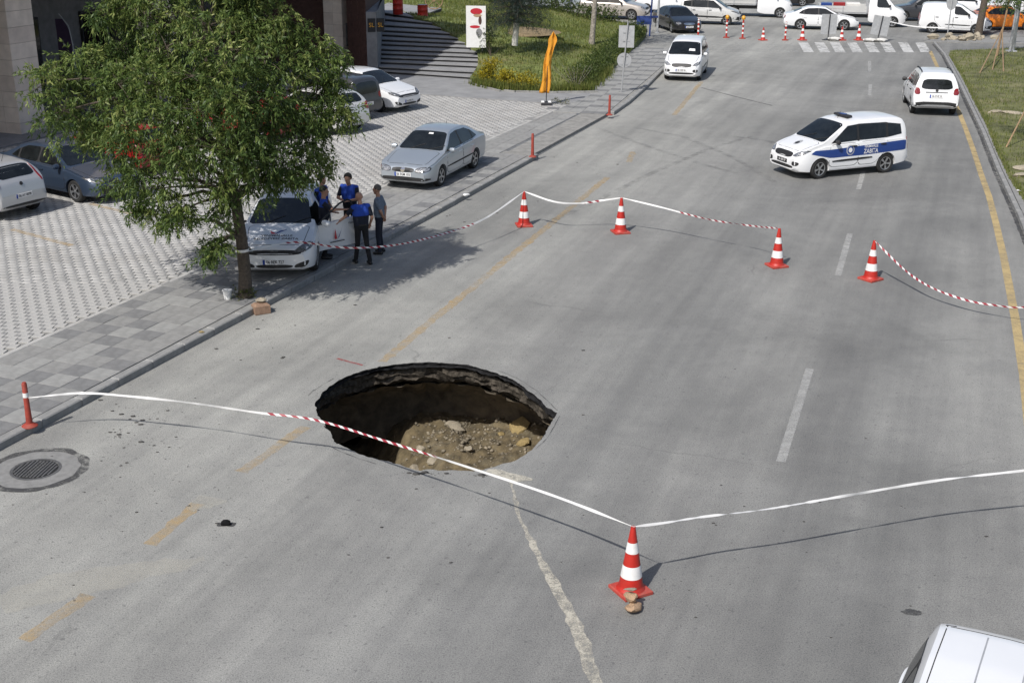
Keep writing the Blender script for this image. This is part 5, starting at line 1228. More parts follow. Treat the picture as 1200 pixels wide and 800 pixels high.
MB().box((-.96, .055, .88), (.17, .03, .035)).build('handle', M['galv'], dr)
mo = MB().lathe([(.03, -.11), (.085, -.08), (.10, 0), (.09, .08), (.03, .11)], 12, axis='Y').mesh('mirror'); smooth(mo, 50); o = link('mirror', mo, dr, M['white']); o.location = (-.14, .17, 1.02); o.scale = (.8, 1.05, .8)
MB().tube([(-.14, .0, .97), (-.14, .10, 1.0)], .03, 6).build('mirror_stalk', M['trim'], dr)
b = MB().add([(-.44, .068, .56), (-.52, .068, .56), (-.47, .066, .82)][::1] , [(0, 1, 2)]); b.build('logo_red', M['redv'], dr)
MB().add([(-.53, .068, .56), (-.58, .068, .60), (-.72, .064, .93), (-.66, .066, .78)], [(0, 1, 2, 3)]).build('logo_blue', M['blue'], dr)
MB().box((-.52, .066, .50), (.42, .004, .02)).build('logo_caption', M['ink'], dr)
for q in dr.children:
    if q.name.startswith('logo'): q.location.y = .004
for nm in ('mirror',):
    for ch in list(c.root.children):
        if ch.name.startswith('mirror') and ch.location.y > 0:
            for g in list(ch.children): bpy.data.objects.remove(g)
            bpy.data.objects.remove(ch)
# cars in the lot
S = spec_sedan(4.63, 1.78, 1.44); S['tl'] = [(.45, .80), (.80, .78), (.80, .95), (.45, .93)]; S['hl'] = [(.44, .62), (.70, .62), (.84, .70), (.82, .76), (.50, .70)]; S['lgrille'] = [(-.70, .28), (.70, .28), (.52, .50), (-.52, .50)]
c = Car('blue_sedan', 'blue grey sedan parked nose out between silver hatchback and red car', 'car', (-12.95, 36.2), -35, S, M['bluegrey'], KZ).dress(2); c.plate('F', '06 CGK 58', .46)
S = spec_hatch(4.03, 1.69, 1.49, 2.51, .86, .30); S['tl'] = [(.66, .92), (.73, .90), (.59, 1.34), (.56, 1.34)]
c = Car('silver_hatchback', 'silver hatchback seen from behind next to the blue sedan', 'car', (-14.8, 34.0), 150, S, M['silver_light'], KZ).dress(2); c.plate('B', '06 AY 4078', .62); c.antenna(3.3, 0, .3)
c.patch('rear_lower_trim', [(-.7, .36), (.7, .36), (.66, .42), (-.66, .42)], 'B', M['trim'], .01, rnd=1); c.patch('badge', [(.05 * math.cos(a), .93 + .05 * math.sin(a)) for a in [k * .785 for k in range(8)]], 'B', M['ink'], .016, rnd=1)
c = Car('white_hatchback', 'clean white hatchback parked nose out below the stairs', 'car', (-5.88, 51.3), -35, spec_hatch(), M['white'], KZ).dress(2); c.plate('F', '06 DEZ 19', .44)
S = spec_van(4.2, 1.72, 1.62); S['tl'] = [(.62, .80), (.80, .80), (.78, 1.02), (.64, 1.02)]; S.pop('rub')
c = Car('grey_minivan', 'dark grey compact minivan seen from behind beside the white hatchback', 'car', (-7.2, 49.3), 145, S, M['darkgrey'], KZ).dress(2); c.plate('B', '06 BT 552', .62)
S = spec_hatch(4.1, 1.72, 1.52, 2.5, .86, .31); S['tl'] = [(.56, .84), (.82, .82), (.80, 1.10), (.58, 1.04)]
c = Car('silver_compact', 'silver compact car with red tail lights half hidden by the street tree', 'car', (-7.3, 46.4), 145, S, M['pearl'], KZ).dress(2)
c = Car('red_hatchback', 'red hatchback beside the blue sedan, mostly hidden by tree leaves', 'car', (-12.5, 39.6), 145, spec_hatch(4.1, 1.72, 1.45), M['red'], KZ).dress(1)
c = Car('red_car', 'red car beside the silver compact, mostly hidden behind the tree crown', 'car', (-9.5, 45.1), 145, spec_hatch(4.2, 1.74, 1.5), M['red'], KZ).dress(1)
# cars at the junction
S = spec_sedan(4.82, 1.82, 1.45, 2.85, .85); S['grillem'] = 'chrome'; S['hl'] = [(.50, .60), (.66, .58), (.80, .62), (.78, .70), (.54, .70)]
c = Car('black_sedan', 'black sedan with round headlights and chrome grille turning at the junction', 'car', (10.3, 81.7), 282, S, M['black']).dress(1); c.plate('F', '06 ET 610', .42)
S = spec_van(3.97, 1.72, 1.72, 2.51, .85); S['binsert'] = [(-.85, .30), (.85, .30), (.85, .60), (-.85, .60)]; S['rub'] = (1.1, 3.2, .46, .56)
Car('silver_minivan', 'silver high roofed minivan with black bumper behind the black sedan', 'car', (13.0, 85.6), -14, S, M['pearl']).dress(2)
S = spec_sedan(4.66, 1.80, 1.42, 2.70, .92, .33, 1)
Car('white_coupe', 'white four door coupe crossing behind the cones and sign boards', 'car', (19.6, 82.75), -8, S, M['white']).dress(2)
S = spec_van(4.3, 1.80, 1.82, 2.6, .88); S['wins'] = S['wins'][:1]; S['binsert'] = [(-.88, .30), (.88, .30), (.88, .58), (-.88, .58)]; S['rbump'] = [(-.86, .34), (.86, .34), (.86, .60), (-.86, .60)]
Car('white_panel_van', 'white panel van without rear side windows beside the orange taxi', 'van', (27.55, 80.9), -15, S, M['white']).dress(2)
S = spec_sedan(4.35, 1.73, 1.48, 2.6, .85)
Car('orange_taxi', 'orange taxi sedan behind the dark leaning tree trunk', 'taxi', (31.3, 83.0), 4, S, M['orange']).dress(2)
Car('dark_suv', 'dark grey sport utility car between the flatbed truck and panel van', 'car', (27.9, 88.4), 172, spec_suv(4.5, 1.85, 1.68), M['darkgrey']).dress(1)
Car('white_suv', 'white sport utility car behind the panel van', 'car', (31.6, 91.5), -8, spec_suv(4.6, 1.88, 1.7), M['white']).dress(1)
Car('champagne_suv', 'champagne sport utility car with dark bumper behind the lawn hedge', 'car', (6.9, 88.8), -18, spec_suv(4.6, 1.88, 1.72, 2.75, .9, .36), M['champagne']).dress(1)
Car('white_estate', 'white estate car right behind the blue sign pole', 'car', (11.0, 93.3), -15, spec_hatch(4.4, 1.76, 1.48), M['white']).dress(1)
Car('parked_white_car', 'white car in the row farthest behind the black sedan', 'car', (13.2, 99.0), -14, spec_hatch(4.4, 1.76, 1.48), M['white']).dress(1)
Car('parked_dark_car', 'dark car in the far row behind the white coupe', 'car', (20.6, 99.5), -10, spec_sedan(), M['black']).dress(1)
Car('parked_silver_sedan', 'silver sedan parked beyond the back hedge near the spruce', 'car', (2.0, 96.5), -20, spec_sedan(), M['silver']).dress(1)
Car('parked_silver_car', 'silver car parked beyond the back hedge beside the silver sedan', 'car', (6.6, 95.2), 160, spec_hatch(), M['silver']).dress(1)
Car('parked_white_sedan', 'white sedan in the far row above the orange taxi', 'car', (36.5, 93.0), -5, spec_sedan(), M['white']).dress(1)
# van roof in the foreground
S = spec_van(4.40, 1.96, 1.84, 2.7, .88); S['roofw'] = .67; S['rt'] = .12; S['rr'] = .45
c = Car('foreground_white_van', 'white van roof with a dark side window beside the open lane', 'van', (3.95, 8.78), 242.5, S, M['white']).dress(2)
for sg in (-1, 1):
    c.patch('roof_seam', [(1.9, sg * .585), (4.05, sg * .585), (4.05, sg * .575), (1.9, sg * .575)], 'T', M['seam'], .003, rnd=0); c.patch('roof_rib', [(2.4, sg * .20), (3.95, sg * .20), (3.95, sg * .185), (2.4, sg * .185)], 'T', M['galv'], .003, rnd=0)
c.patch('roof_rear_seam', [(4.02, -.55), (4.02, .55), (4.028, .55), (4.028, -.55)], 'T', M['seam'], .004, rnd=0); c.patch('roof_vent', [(4.06, -.60), (4.06, -.50), (4.075, -.50), (4.075, -.60)], 'T', M['trim'], .006, rnd=0)

def light_truck(name, label, pos, head, load):
    S = spec_van(2.35, 1.90, 2.05, 1.2, .80, .34); S['wb'] = 3.15; L_ = 2.35
    S['top'] = [(0, .80), (.04, .95), (.18, 1.10), (.55, 1.22), (.70, 1.28), (1.25, 1.92), (1.45, 2.03), (1.9, 2.05), (2.25, 2.02), (2.32, 1.80), (2.35, 1.1)]; S['belt'] = [(0, .78), (.2, 1.0), (.7, 1.15), (2.2, 1.20), (2.35, 1.05)]
    S['ws'] = (.74, 1.24, .78, .68); S['roofw'] = .74; S['wins'] = [[(.98, 1.22), (1.85, 1.24), (1.85, 1.80), (1.36, 1.80)]]; S['doors'] = [[(.90, .42), (1.95, .42), (1.96, 1.20), (.94, 1.18)]]; S['rub'] = None; S['handle'] = 1.08; S['mir'] = (1.05, 1.35); S['hood'] = (.15, .66, .66, .76)
    S.pop('rw'); S['windoor'] = [0]
    c = Car(name, label, 'truck', pos, head, S, M['white']).dress(1)
    r = c.root; x0 = 2.35 / 2 - 2.42; x1 = x0 - 3.1
    MB().box(((x0 + x1) / 2, 0, .62), (3.3, .8, .18)).build('chassis', M['dark_metal'], r)
    MB().box(((x0 + x1) / 2, 0, .85), (3.1, 1.95, .08)).build('bed_floor', M['galv'], r)
    for sg in (-1, 1):
        for k in range(2): MB().box(((x0 + x1) / 2, sg * .98, 1.0 + k * .2), (3.08, .035, .185)).build('side_board', M['pearl'], r)
        for k in range(3): MB().box((x0 - .05 - k * 1.5, sg * 1.003, 1.08), (.06, .03, .44)).build('stanchion', M['galv'], r)
    MB().box((x1 + .02, 0, 1.09), (.035, 1.9, .40)).build('tailgate', M['pearl'], r)
    for y in (-.9, -.3, .3, .9): MB().tube([(x0 - .03, y, .9), (x0 - .03, y, 1.9)], .022, 6).build('headboard_bar', M['galv'], r)
    MB().tube([(x0 - .03, -.9, 1.9), (x0 - .03, .9, 1.9)], .022, 6).build('headboard_rail', M['galv'], r)
    load(r, x0, x1, c); return c
def place_load(c_root, nm, label, cat, loc, dims, m):
    bpy.context.view_layer.update()
    w = c_root.matrix_world @ Vector(loc); o = MB().bbox((0, 0, dims[2] / 2), dims, min(.04, dims[2] * .2)).build(nm, m); o.location = w; o.rotation_euler = c_root.rotation_euler; tag(o, label, cat); return o
def load_a(r, x0, x1, c):
    t_ = place_load(r, 'crate', 'dark blue plastic crate on the flatbed behind the white coupe', 'crate', (x1 + .5, -.3, .89), (.7, .8, .55), M['blue'])
    place_load(r, 'crate', 'red plastic crate beside the blue one on the flatbed', 'crate', (x1 + 1.3, -.3, .89), (.75, .8, .6), M['red']); place_load(r, 'sack', 'white bulging sack on the flatbed load', 'sack', (x1 + 2.2, 0, .89), (.9, 1.0, .55), M['sandbag'])
def load_b(r, x0, x1, c): place_load(r, 'tarpaulin_load', 'pale grey covered load on the truck behind the silver minivan', 'load', ((x0 + x1) / 2, 0, .89), (2.6, 1.6, .6), M['galv'])
light_truck('flatbed_truck', 'white flatbed truck with crates driving behind the sign boards', (24.3, 84.6), -12, load_a)
light_truck('dropside_truck', 'white dropside truck with pale load behind the red delineators', (18.2, 90.6), -11, load_b)

# ------------------------------------------------------------ cones, tape, posts, signs
CHT = 0.935
def make_cone(name, label, px, py, rz, h=CHT, base=.42, bm='cone_base', group='tall striped cones carrying the tape'):
    p = H(px, py); r = thing(name, label, 'traffic cone', (p.x, p.y, 0), rz, group); k = h / .935
    MB().bbox((0, 0, .03), (base, base, .05), .012).bbox((0, 0, .0), (base * .96, base * .96, .02), .002).build('base', M[bm], r)
    MB().lathe([(.19 * k, .055), (.165 * k, .085), (.158 * k, .10)], 24).build('foot_collar', M['cone'], r, sm=40)
    rad = lambda z: .158 * k + (.030 - .158 * k) * (z - .10) / (h - .10)
    MB().lathe([(rad(.10), .10), (rad(h), h), (rad(h) * .75, h + .003), (rad(h) * .7, h - .03)], 24, cap=False).build('cone_body', M['cone'], r, sm=40)
    for f0, f1 in ((.62, .775), (.25, .43)):
        z0, z1 = h * f0, h * f1; MB().lathe([(rad(z0) + .003, z0), (rad(z1) + .003, z1)], 24, cap=False).build('reflective_band', M['band'], r, sm=40)
    return Vector((p.x, p.y, h))
cf = make_cone('traffic_cone', 'tall red and white cone weighted with stones in the middle of the road', 739, 692, R(28))
c2 = make_cone('traffic_cone', 'striped cone nearest the left kerb, between the silver sedan and the yellow line', 614, 264.5, R(10))
c3 = make_cone('traffic_cone', 'striped cone just right of the faded yellow line, tape on both sides', 727, 272.5, R(15))
c4 = make_cone('traffic_cone', 'striped cone in front of the municipal van at the end of the slack tape', 910, 312, R(20))
c5 = make_cone('traffic_cone', 'striped cone beside the lane dash with tape running to the right kerb', 1020, 327.5, R(35))
for i, (px, py, s, lab) in enumerate([(742, 706, .115, 'rounded tan stone on the ground at the foot of the front cone'), (739, 696, .10, 'tan stone on the base of the front cone'), (740, 690, .07, 'flat grey stone on top of the tan ones at the front cone')]):
    zz_ = (.07, .17, .28)[i]; p = H(px, py, zz_); o = link('stone', ROCKS[(i + 3) % 6].copy(), None, M['rock_tan' if i < 2 else 'rock']); o.location = (p.x, p.y - (.10, .06, 0)[i], zz_); o.scale = (s * 1.2, s, s * (.8, .9, .35)[i]); o.rotation_euler = (.2 * i, .1, 1 + i); tag(o, lab, 'stone', 'stones weighing down the front cone')

def tape_material():
    m, nt, N, L, B = newmat('barrier_tape')
    at = N.new('ShaderNodeAttribute'); at.attribute_name = 'tape'; sx = N.new('ShaderNodeSeparateXYZ'); L.new(at.outputs['Vector'], sx.inputs[0])
    a = N.new('ShaderNodeMath'); a.operation = 'MULTIPLY_ADD'; L.new(sx.outputs['Y'], a.inputs[0]); a.inputs[1].default_value = 0.07; L.new(sx.outputs['X'], a.inputs[2])
    d = N.new('ShaderNodeMath'); d.operation = 'DIVIDE'; L.new(a.outputs[0], d.inputs[0]); d.inputs[1].default_value = 0.20
    f = N.new('ShaderNodeMath'); f.operation = 'FRACT'; L.new(d.outputs[0], f.inputs[0])
    g = N.new('ShaderNodeMath'); g.operation = 'GREATER_THAN'; L.new(f.outputs[0], g.inputs[0]); g.inputs[1].default_value = 0.5
    k = N.new('ShaderNodeMath'); k.operation = 'MULTIPLY'; L.new(g.outputs[0], k.inputs[0]); L.new(sx.outputs['Z'], k.inputs[1])
    c = mix(N, L, (0.74, 0.74, 0.73), (0.30, 0.025, 0.04), k.outputs[0]); L.new(c, B.inputs['Base Color']); B.inputs['Roughness'].default_value = 0.4
    t = N.new('ShaderNodeBsdfTranslucent'); L.new(c, t.inputs[0]); ms = N.new('ShaderNodeMixShader'); ms.inputs[0].default_value = .2
    L.new(B.outputs[0], ms.inputs[1]); L.new(t.outputs[0], ms.inputs[2]); L.new(ms.outputs[0], N['Material Output'].inputs[0]); return m
M['tape'] = tape_material()
def tape(label, pts, striped, width=.07, tw=1.0, n=90, seed=0, face=(0, -1, .35)):
    """twisting ribbon through points; striped: list of (u0,u1) where the printed side shows"""
    pts = [Vector(p) for p in pts]
    # Catmull-Rom
    P = [pts[0] * 2 - pts[1]] + pts + [pts[-1] * 2 - pts[-2]]; C_ = []
    for i in range(n + 1):
        u = i / n * (len(pts) - 1); k = min(int(u), len(pts) - 2); t = u - k; a, b, c, d = P[k:k + 4]
        C_.append(0.5 * ((2 * b) + (c - a) * t + (2 * a - 5 * b + 4 * c - d) * t * t + (3 * b - a - 3 * c + d) * t ** 3))
    V = []; at = []; L_ = 0; Fv = Vector(face).normalized()
    for i, p in enumerate(C_):
        t = (C_[min(i + 1, n)] - C_[max(i - 1, 0)]).normalized()
        if i: L_ += (p - C_[i - 1]).length
        up = t.cross(Fv).normalized(); fw = up.cross(t)
        an = tw * (1.3 * noise.noise(Vector((L_ * .55, seed * 3.7, 0))) + .8 * noise.noise(Vector((L_ * 2.3, seed, 4))) + .5 * noise.noise(Vector((L_ * 7, seed, 2))))
        ww = width / 2 * (0.85 + .3 * noise.noise(Vector((L_ * 1.7, seed, 9))))
        e = min(i, n - i) / n; ww *= min(1, .25 + e * 14)
        w = (up * math.cos(an) + fw * math.sin(an)) * ww
        V += [p + w, p + fw * .006 * noise.noise(Vector((L_ * 5, 1, seed))), p - w]
        st_ = 1.0 if any(a <= i / n <= b for a, b in striped) else 0.0
        at += [(L_, 0, st_), (L_, .5, st_), (L_, 1, st_)]
    Fs = [(3 * i + j, 3 * i + j + 1, 3 * i + j + 4, 3 * i + j + 3) for i in range(n) for j in (0, 1)]
    me = bpy.data.meshes.new('barrier_tape'); me.from_pydata([tuple(v) for v in V], [], Fs); me.update(); a = me.attributes.new('tape', 'FLOAT_VECTOR', 'POINT'); a.data.foreach_set('vector', [x for q in at for x in q]); smooth(me, 180)
    return tag(link('barrier_tape', me, None, M['tape']), label, 'tape', 'lengths of barrier tape')
def bollard(px, py, label, h=.78, band=False):
    p = H(px, py, KZ); r = thing('red_post', label, 'bollard', (p.x, p.y, KZ), 0, 'red flexible posts at the kerb')
    MB().lathe([(.13, 0), (.13, .015), (.075, .05), (.055, .06)], 20).build('base', M['bollard'], r, sm=40)
    MB().lathe([(.055, .055), (.045, .35), (.043, h - .03), (.03, h)], 16).build('post', M['bollard'], r, sm=40)
    for z in ((.52,) if band else (.55, .35)): MB().lathe([(.0475, z), (.0465, z + .08)], 16, cap=False).build('band', M['band'] if band else M['bollard'], r, sm=40)
    return Vector((p.x, p.y, KZ))
bp = bollard(35, 499, 'dusty red post on the kerb edge with tape tied to it', band=True); bollard(624, 184, 'thin red post at the near end of the dropped ramp'); bollard(714, 135, 'thin red post at the far end of the dropped ramp below the sign')
A = bp + Vector((.05, -.03, .52)); 
def Hm(px, py, a, b, k): 
    """point on the pixel ray above the straight line a-b at fraction k (height free)"""
    g0 = a.lerp(b, k); d = FW * F + CR * (px - 600) + CU * (400 - py); t = g0.y / d.y
    return Vector((d.x * t, g0.y, CH + d.z * t))
tip = lambda c: c + Vector((0, 0, .0))
B_ = tip(cf)
def sagline(a, b, sag, n=6): return [a.lerp(b, i / n) - Vector((0, 0, sag * 4 * (i / n) * (1 - i / n))) for i in range(n + 1)]
tape('long tape from the dusty kerb post over the hole to the front cone', [A, H(95, 460.5, .70), H(150, 464, .72), H(225, 472, .73), H(300, 483, .75), H(370, 492, .77), H(450, 516, .80), H(545, 546, .84), H(650, 581, .89), B_], [(.46, .74)], .040, .9, 140, 1)
E2 = H(1300, 541, .90); tape('white tape from the front cone towards the right side of the road', [B_, H(780, 612, .90), H(825, 605, .88), H(900, 596, .86), H(1000, 579, .86), H(1100, 562.5, .87), H(1200, 551, .89), Vector((E2.x, E2.y, .93))], [], .042, 1.7, 130, 2)
TA = Vector((tp.x + .14, tp.y - .12, KZ + 1.05)); tape('tape from the street tree past the officers to the striped cone by the kerb', [TA, Vector((-4.9, 27.3, 1.05)), H(400, 290, 1.0), H(440, 289.5, .92), H(480, 284, .78), H(530, 271, .62), H(570, 255, .66), tip(c2)], [(.12, .80)], .05, .9, 130, 3)
MB().lathe([(.150, -.03), (.152, .03)], 14, (tp.x - .01, tp.y, KZ + 1.05), cap=False).build('tape_wrap', M['band'], None); tag(bpy.data.objects['tape_wrap'], 'band of white tape tied round the street tree trunk', 'tape')
tape('slack white tape sagging between the left pair of cones', [tip(c2), H(650, 236.5, .78), H(680, 238.2, .72), H(705, 235, .80), tip(c3)], [(.55, .72)], .052, .8, 70, 4)
tape('slack tape between the cone by the yellow line and the cone before the municipal van', [tip(c3), H(775, 243, .80), H(830, 257, .70), H(880, 264.5, .76), tip(c4)], [(.35, 1)], .044, 1.2, 80, 5)
tape('red and white tape from the right cone down to the right kerb', [tip(c5), H(1060, 316, .48), H(1090, 336, .34), H(1130, 351, .28), H(1165, 357.5, .30), H(1200, 360, .36), H(1240, 352, .55)], [(0, 1)], .05, .9, 90, 6)
tape('thin white tape strung from the tilted sign board to the panel van', [H(1036, 24, 1.0), H(1070, 31, .85), H(1108, 33, .9)], [], .08, .3, 30, 7)

# bucket and broken block by the tree
p = H(267, 350, KZ); r = thing('white_bucket', 'small white plastic bucket standing on the slabs left of the tree', 'bucket', (p.x, p.y, KZ)); MB().lathe([(.075, 0), (.10, .19), (.108, .19), (.108, .205), (.095, .205), (.07, .01), (.001, .01)], 18, cap=False).build('pail', M['plastic_white'], r, sm=40); MB().tube([(.10, 0, .19), (.07, -.07, .13), (0, -.11, .10), (-.07, -.07, .13), (-.10, 0, .19)], .004, 5).build('handle', M['galv'], r)
p = H(306, 364, .05); r = thing('broken_block', 'broken terracotta block leaning on the kerb by the tree', 'block', (p.x, p.y, .0), R(30)); b = MB().bbox((0, 0, .12), (.34, .26, .22), .05); b.build('block', M['brickblock'], r); o = link('mortar_lump', ROCKS[1].copy(), r, M['rock']); o.scale = (.13, .12, .07); o.location = (.02, .03, .28)
p = H(236, 390, KZ); o = link('paper_scrap', ROCKS[4].copy(), None, M['rock_yellow']); o.scale = (.06, .05, .03); o.location = (p.x, p.y, KZ + .02); tag(o, 'small yellowish scrap at the kerb edge', 'litter')
p = H(546, 230, KZ); o = link('crumpled_wrapper', ROCKS[5].copy(), None, M['plastic_white']); o.scale = (.10, .07, .05); o.location = (p.x, p.y, KZ + .045); tag(o, 'crumpled pale wrapper on the kerb near the silver sedan', 'litter')

# sign seen from behind
def disc(bm_, c, r, th, n=28, ry=None): 
    for_ = [(c[0] + r * math.cos(2 * math.pi * i / n), c[2] + (ry or r) * math.sin(2 * math.pi * i / n)) for i in range(n)]
    k = len(for_); bm_.add([(x, c[1] - th / 2, z) for x, z in for_] + [(x, c[1] + th / 2, z) for x, z in for_], [tuple(range(k)), tuple(range(k, 2 * k))[::-1]] + [(i, (i + 1) % k, k + (i + 1) % k, k + i) for i in range(k)]); return bm_
p = H(728, 108, KZ); r = thing('traffic_sign', 'grey backs of a square and a round sign on one leaning pole', 'road sign', (p.x, p.y, KZ)); top = HY(736, 26, p.y - .2) - Vector((p.x, p.y, KZ))
ax_ = top.normalized(); MB().tube([(0, 0, 0), top], .03, 10).build('pole', M['galv'], r, sm=40)
zt = top.length; pr_ = Matrix.Translation(Vector((0, 0, 0)))
for nm, z, kind in (('square_plate', zt - .62, 's'), ('round_plate', zt - 1.62, 'd')):
    b = MB(); q = ax_ * z
    if kind == 's': b.box((q.x, q.y + .05, q.z), (.66, .02, .92), R(-6))
    else: disc(b, (q.x, q.y + .05, q.z), .31, .02)
    o = b.build(nm, M['galv'], r); MB().box((q.x, q.y + .028, q.z + .18), (.30, .02, .04)).build('bracket', M['galv'], o); MB().box((q.x, q.y + .028, q.z - .18), (.30, .02, .04)).build('bracket', M['galv'], o)
# poles at the corner
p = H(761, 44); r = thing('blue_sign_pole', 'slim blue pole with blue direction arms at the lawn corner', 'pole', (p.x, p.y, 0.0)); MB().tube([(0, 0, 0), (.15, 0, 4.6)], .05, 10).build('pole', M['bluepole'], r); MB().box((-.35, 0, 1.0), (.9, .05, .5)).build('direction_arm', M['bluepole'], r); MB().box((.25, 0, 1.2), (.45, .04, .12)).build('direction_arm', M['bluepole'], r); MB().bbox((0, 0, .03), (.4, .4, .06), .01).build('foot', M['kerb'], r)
p = H(770, 39); r = thing('grey_pole', 'plain pale grey pole beside the blue sign pole', 'pole', (p.x, p.y, 0)); MB().tube([(0, 0, 0), (.1, 0, 5.2)], [.075, .06], 10).build('pole', M['galv'], r); MB().lathe([(.16, 0), (.16, .04), (.09, .06)], 14).build('flange', M['galv'], r)
# delineators and far cones
def delineator(px, py, label, lamp):
    p = H(px, py); r = thing('delineator', label, 'delineator', (p.x, p.y, 0), 0, 'red and white delineator posts'); MB().lathe([(.20, 0), (.20, .04), (.10, .07)], 14).build('base', M['bollard'], r)
    MB().lathe([(.055, .06), (.052, 1.05), (.03, 1.08)], 12).build('post', M['cone'], r)
    for z in (.28, .54, .80): MB().lathe([(.0585, z), (.058, z + .11)], 12, cap=False).build('band', M['band'], r)
    if lamp: MB().lathe([(.03, 1.08), (.10, 1.12), (.12, 1.22), (.08, 1.32), (.02, 1.34)], 12).build('amber_lamp', M['amber'], r); 
    else: MB().lathe([(.06, .95), (.062, 1.06)], 12, cap=False).build('cap', M['band'], r)
delineator(818, 43, 'delineator post in front of the black sedan', False); delineator(851, 44.5, 'delineator with amber lamp standing before the silver minivan', True); delineator(870, 45.5, 'delineator with amber lamp between the silver minivan and the dropside truck', True); delineator(920, 47.5, 'delineator post at the rear of the white coupe', False)
for px, lab, h in ((894, 'faded small cone alone between the delineators and the white coupe', .8), (940, 'small cone at the rear wheel of the white coupe', .95), (986, 'small cone between the square sign board and its neighbour', .85), (1006, 'small cone under the nose of the white coupe', .98)): make_cone('traffic_cone', lab, px, 47.5, .3, h * .93, .42, 'cone_base', 'small cones at the crossing')
# sign boards weighted with sandbags
def board_sign(px, py, tx, ty, w, h, label, tilt):
    p = H(px, py); r = thing('sign_board', label, 'sign board', (p.x, p.y, 0)); t = HY(tx, ty, p.y) - p; MB().tube([(0, 0, 0), t], .03, 8).build('pole', M['dark_metal'], r)
    q = t * .62; o = MB().box((q.x, .05, q.z), (w, .025, h), 0, Matrix.Rotation(tilt, 3, 'Y')).build('plate', M['galv'], r); MB().tube([(-.35, 0, .02), (.35, 0, .02)], .025, 6).build('foot', M['dark_metal'], r); MB().tube([(0, -.35, .02), (0, .35, .02)], .025, 6).build('foot', M['dark_metal'], r); return p
pa = board_sign(970, 47.5, 973, 17, .92, 1.15, 'grey back of a square sign board before the white coupe', 0); pb = board_sign(1028, 49, 1035, 19, 1.0, 1.1, 'grey tilted sign board standing on white sandbags', .15)
for q, dx, lab in ((pa, .35, 'white sandbag at the foot of the square sign board'), (pb, -.5, 'left sandbag under the tilted sign board'), (pb, .15, 'right sandbag under the tilted sign board')):
    o = link('sandbag', ROCKS[3].copy(), None, M['sandbag']); o.location = (q.x + dx, q.y - .12, .11); o.scale = (.42, .26, .19); o.rotation_euler = (0, 0, .2); tag(o, lab, 'sandbag', 'sandbags at the crossing')
p = H(1110, 43, .06); r = thing('round_sign', 'round grey sign back on a pole before the panel van', 'road sign', (p.x, p.y, .06)); MB().tube([(0, 0, 0), (.05, 0, 2.5)], .035, 8).build('pole', M['galv'], r); disc(MB(), (.05, .05, 2.0), .32, .02, 24, .45).build('round_plate', M['galv'], r)
p = H(1185, 61, .1); r = thing('lamp_post', 'pale grey tapered lamp post on the verge', 'lamp post', (p.x, p.y, .1)); MB().tube([(0, 0, 0), (.15, 0, 7)], [.16, .09], 12).build('post', M['galv'], r, sm=40); MB().bbox((0, 0, .04), (.5, .5, .08), .02).build('base_plate', M['galv'], r); MB().tube([(.15, 0, 7), (-1.2, -.3, 7.4)], .05, 8).build('arm', M['galv'], r); MB().bbox((-1.5, -.36, 7.4), (.6, .25, .1), .03).build('lamp_head', M['galv'], r)
# rubble on the island
for i in range(34):
    px, py = NR.normal(1128, 16), NR.normal(45.5, 1.6); p = H(px, py, .06); s = .10 + .30 * NR.random() ** 2; o = link('rubble_chunk', ROCKS[i % 6], None)
    if not ROCKS[i % 6].materials: ROCKS[i % 6].materials.append(M['rock'])
    o.location = (p.x, p.y, .06 + s * .35); o.scale = (s, s * .8, s * .7); o.rotation_euler = (NR.random(), 0, i); tag(o, 'broken concrete chunk in the rubble heap before the panel van', 'rubble', 'rubble chunks on the island')
# feather flag
p = H(640, 123, KZ); r = thing('feather_flag', 'limp orange feather flag on a pole at the lot corner', 'flag', (p.x, p.y, KZ)); MB().bbox((0, 0, .06), (.42, .42, .12), .03).build('water_base', M['dark_metal'], r)
for x in (-.14, .14): MB().bbox((x, -.02, .13), (.13, .3, .06), .02).build('weight', M['plastic_white'], r)
MB().tube([(0, 0, .1), (.03, 0, 1.5), (.24, 0, 2.85)], [.02, .018, .012], 8).build('pole', M['dark_metal'], r)
b = MB(); n = 24
fx = []
for i in range(n + 1):
    t = i / n; z = .48 + t * 2.45; xc = -.10 + .34 * t; w = .20 * (1 - t) ** .6 * (1 if t < .75 else 1) + .09 + (.10 * math.exp(-((t - .86) / .07) ** 2)); w *= (1 if t < .93 else (1 - t) / .07 + .12)
    for k in range(7):
        u = k / 6 - .5; fx.append((xc + u * w * 1.4 + .04 * math.sin(t * 9), .07 * math.sin(u * 9 + t * 7) * (1 - .3 * t), z))
b.add(fx, [(i * 7 + k, i * 7 + k + 1, (i + 1) * 7 + k + 1, (i + 1) * 7 + k) for i in range(n) for k in range(6)]); o = b.build('flag_cloth', M['flag'], r, sm=80); md = o.modifiers.new('s', 'SOLIDIFY'); md.thickness = .004
o_ = thing('weed_clump', 'pale dry weed clump on the paving beside the flag base', 'weeds'); cl = Cloud(); q = H(655, 122, KZ); sprigs(cl, (q.x, q.y, KZ + .08), (.35, .25, .10), 30, .14, 8, .07, .02, .1, .1, .8); cl.build('foliage', M['twig_leaf'], o_)
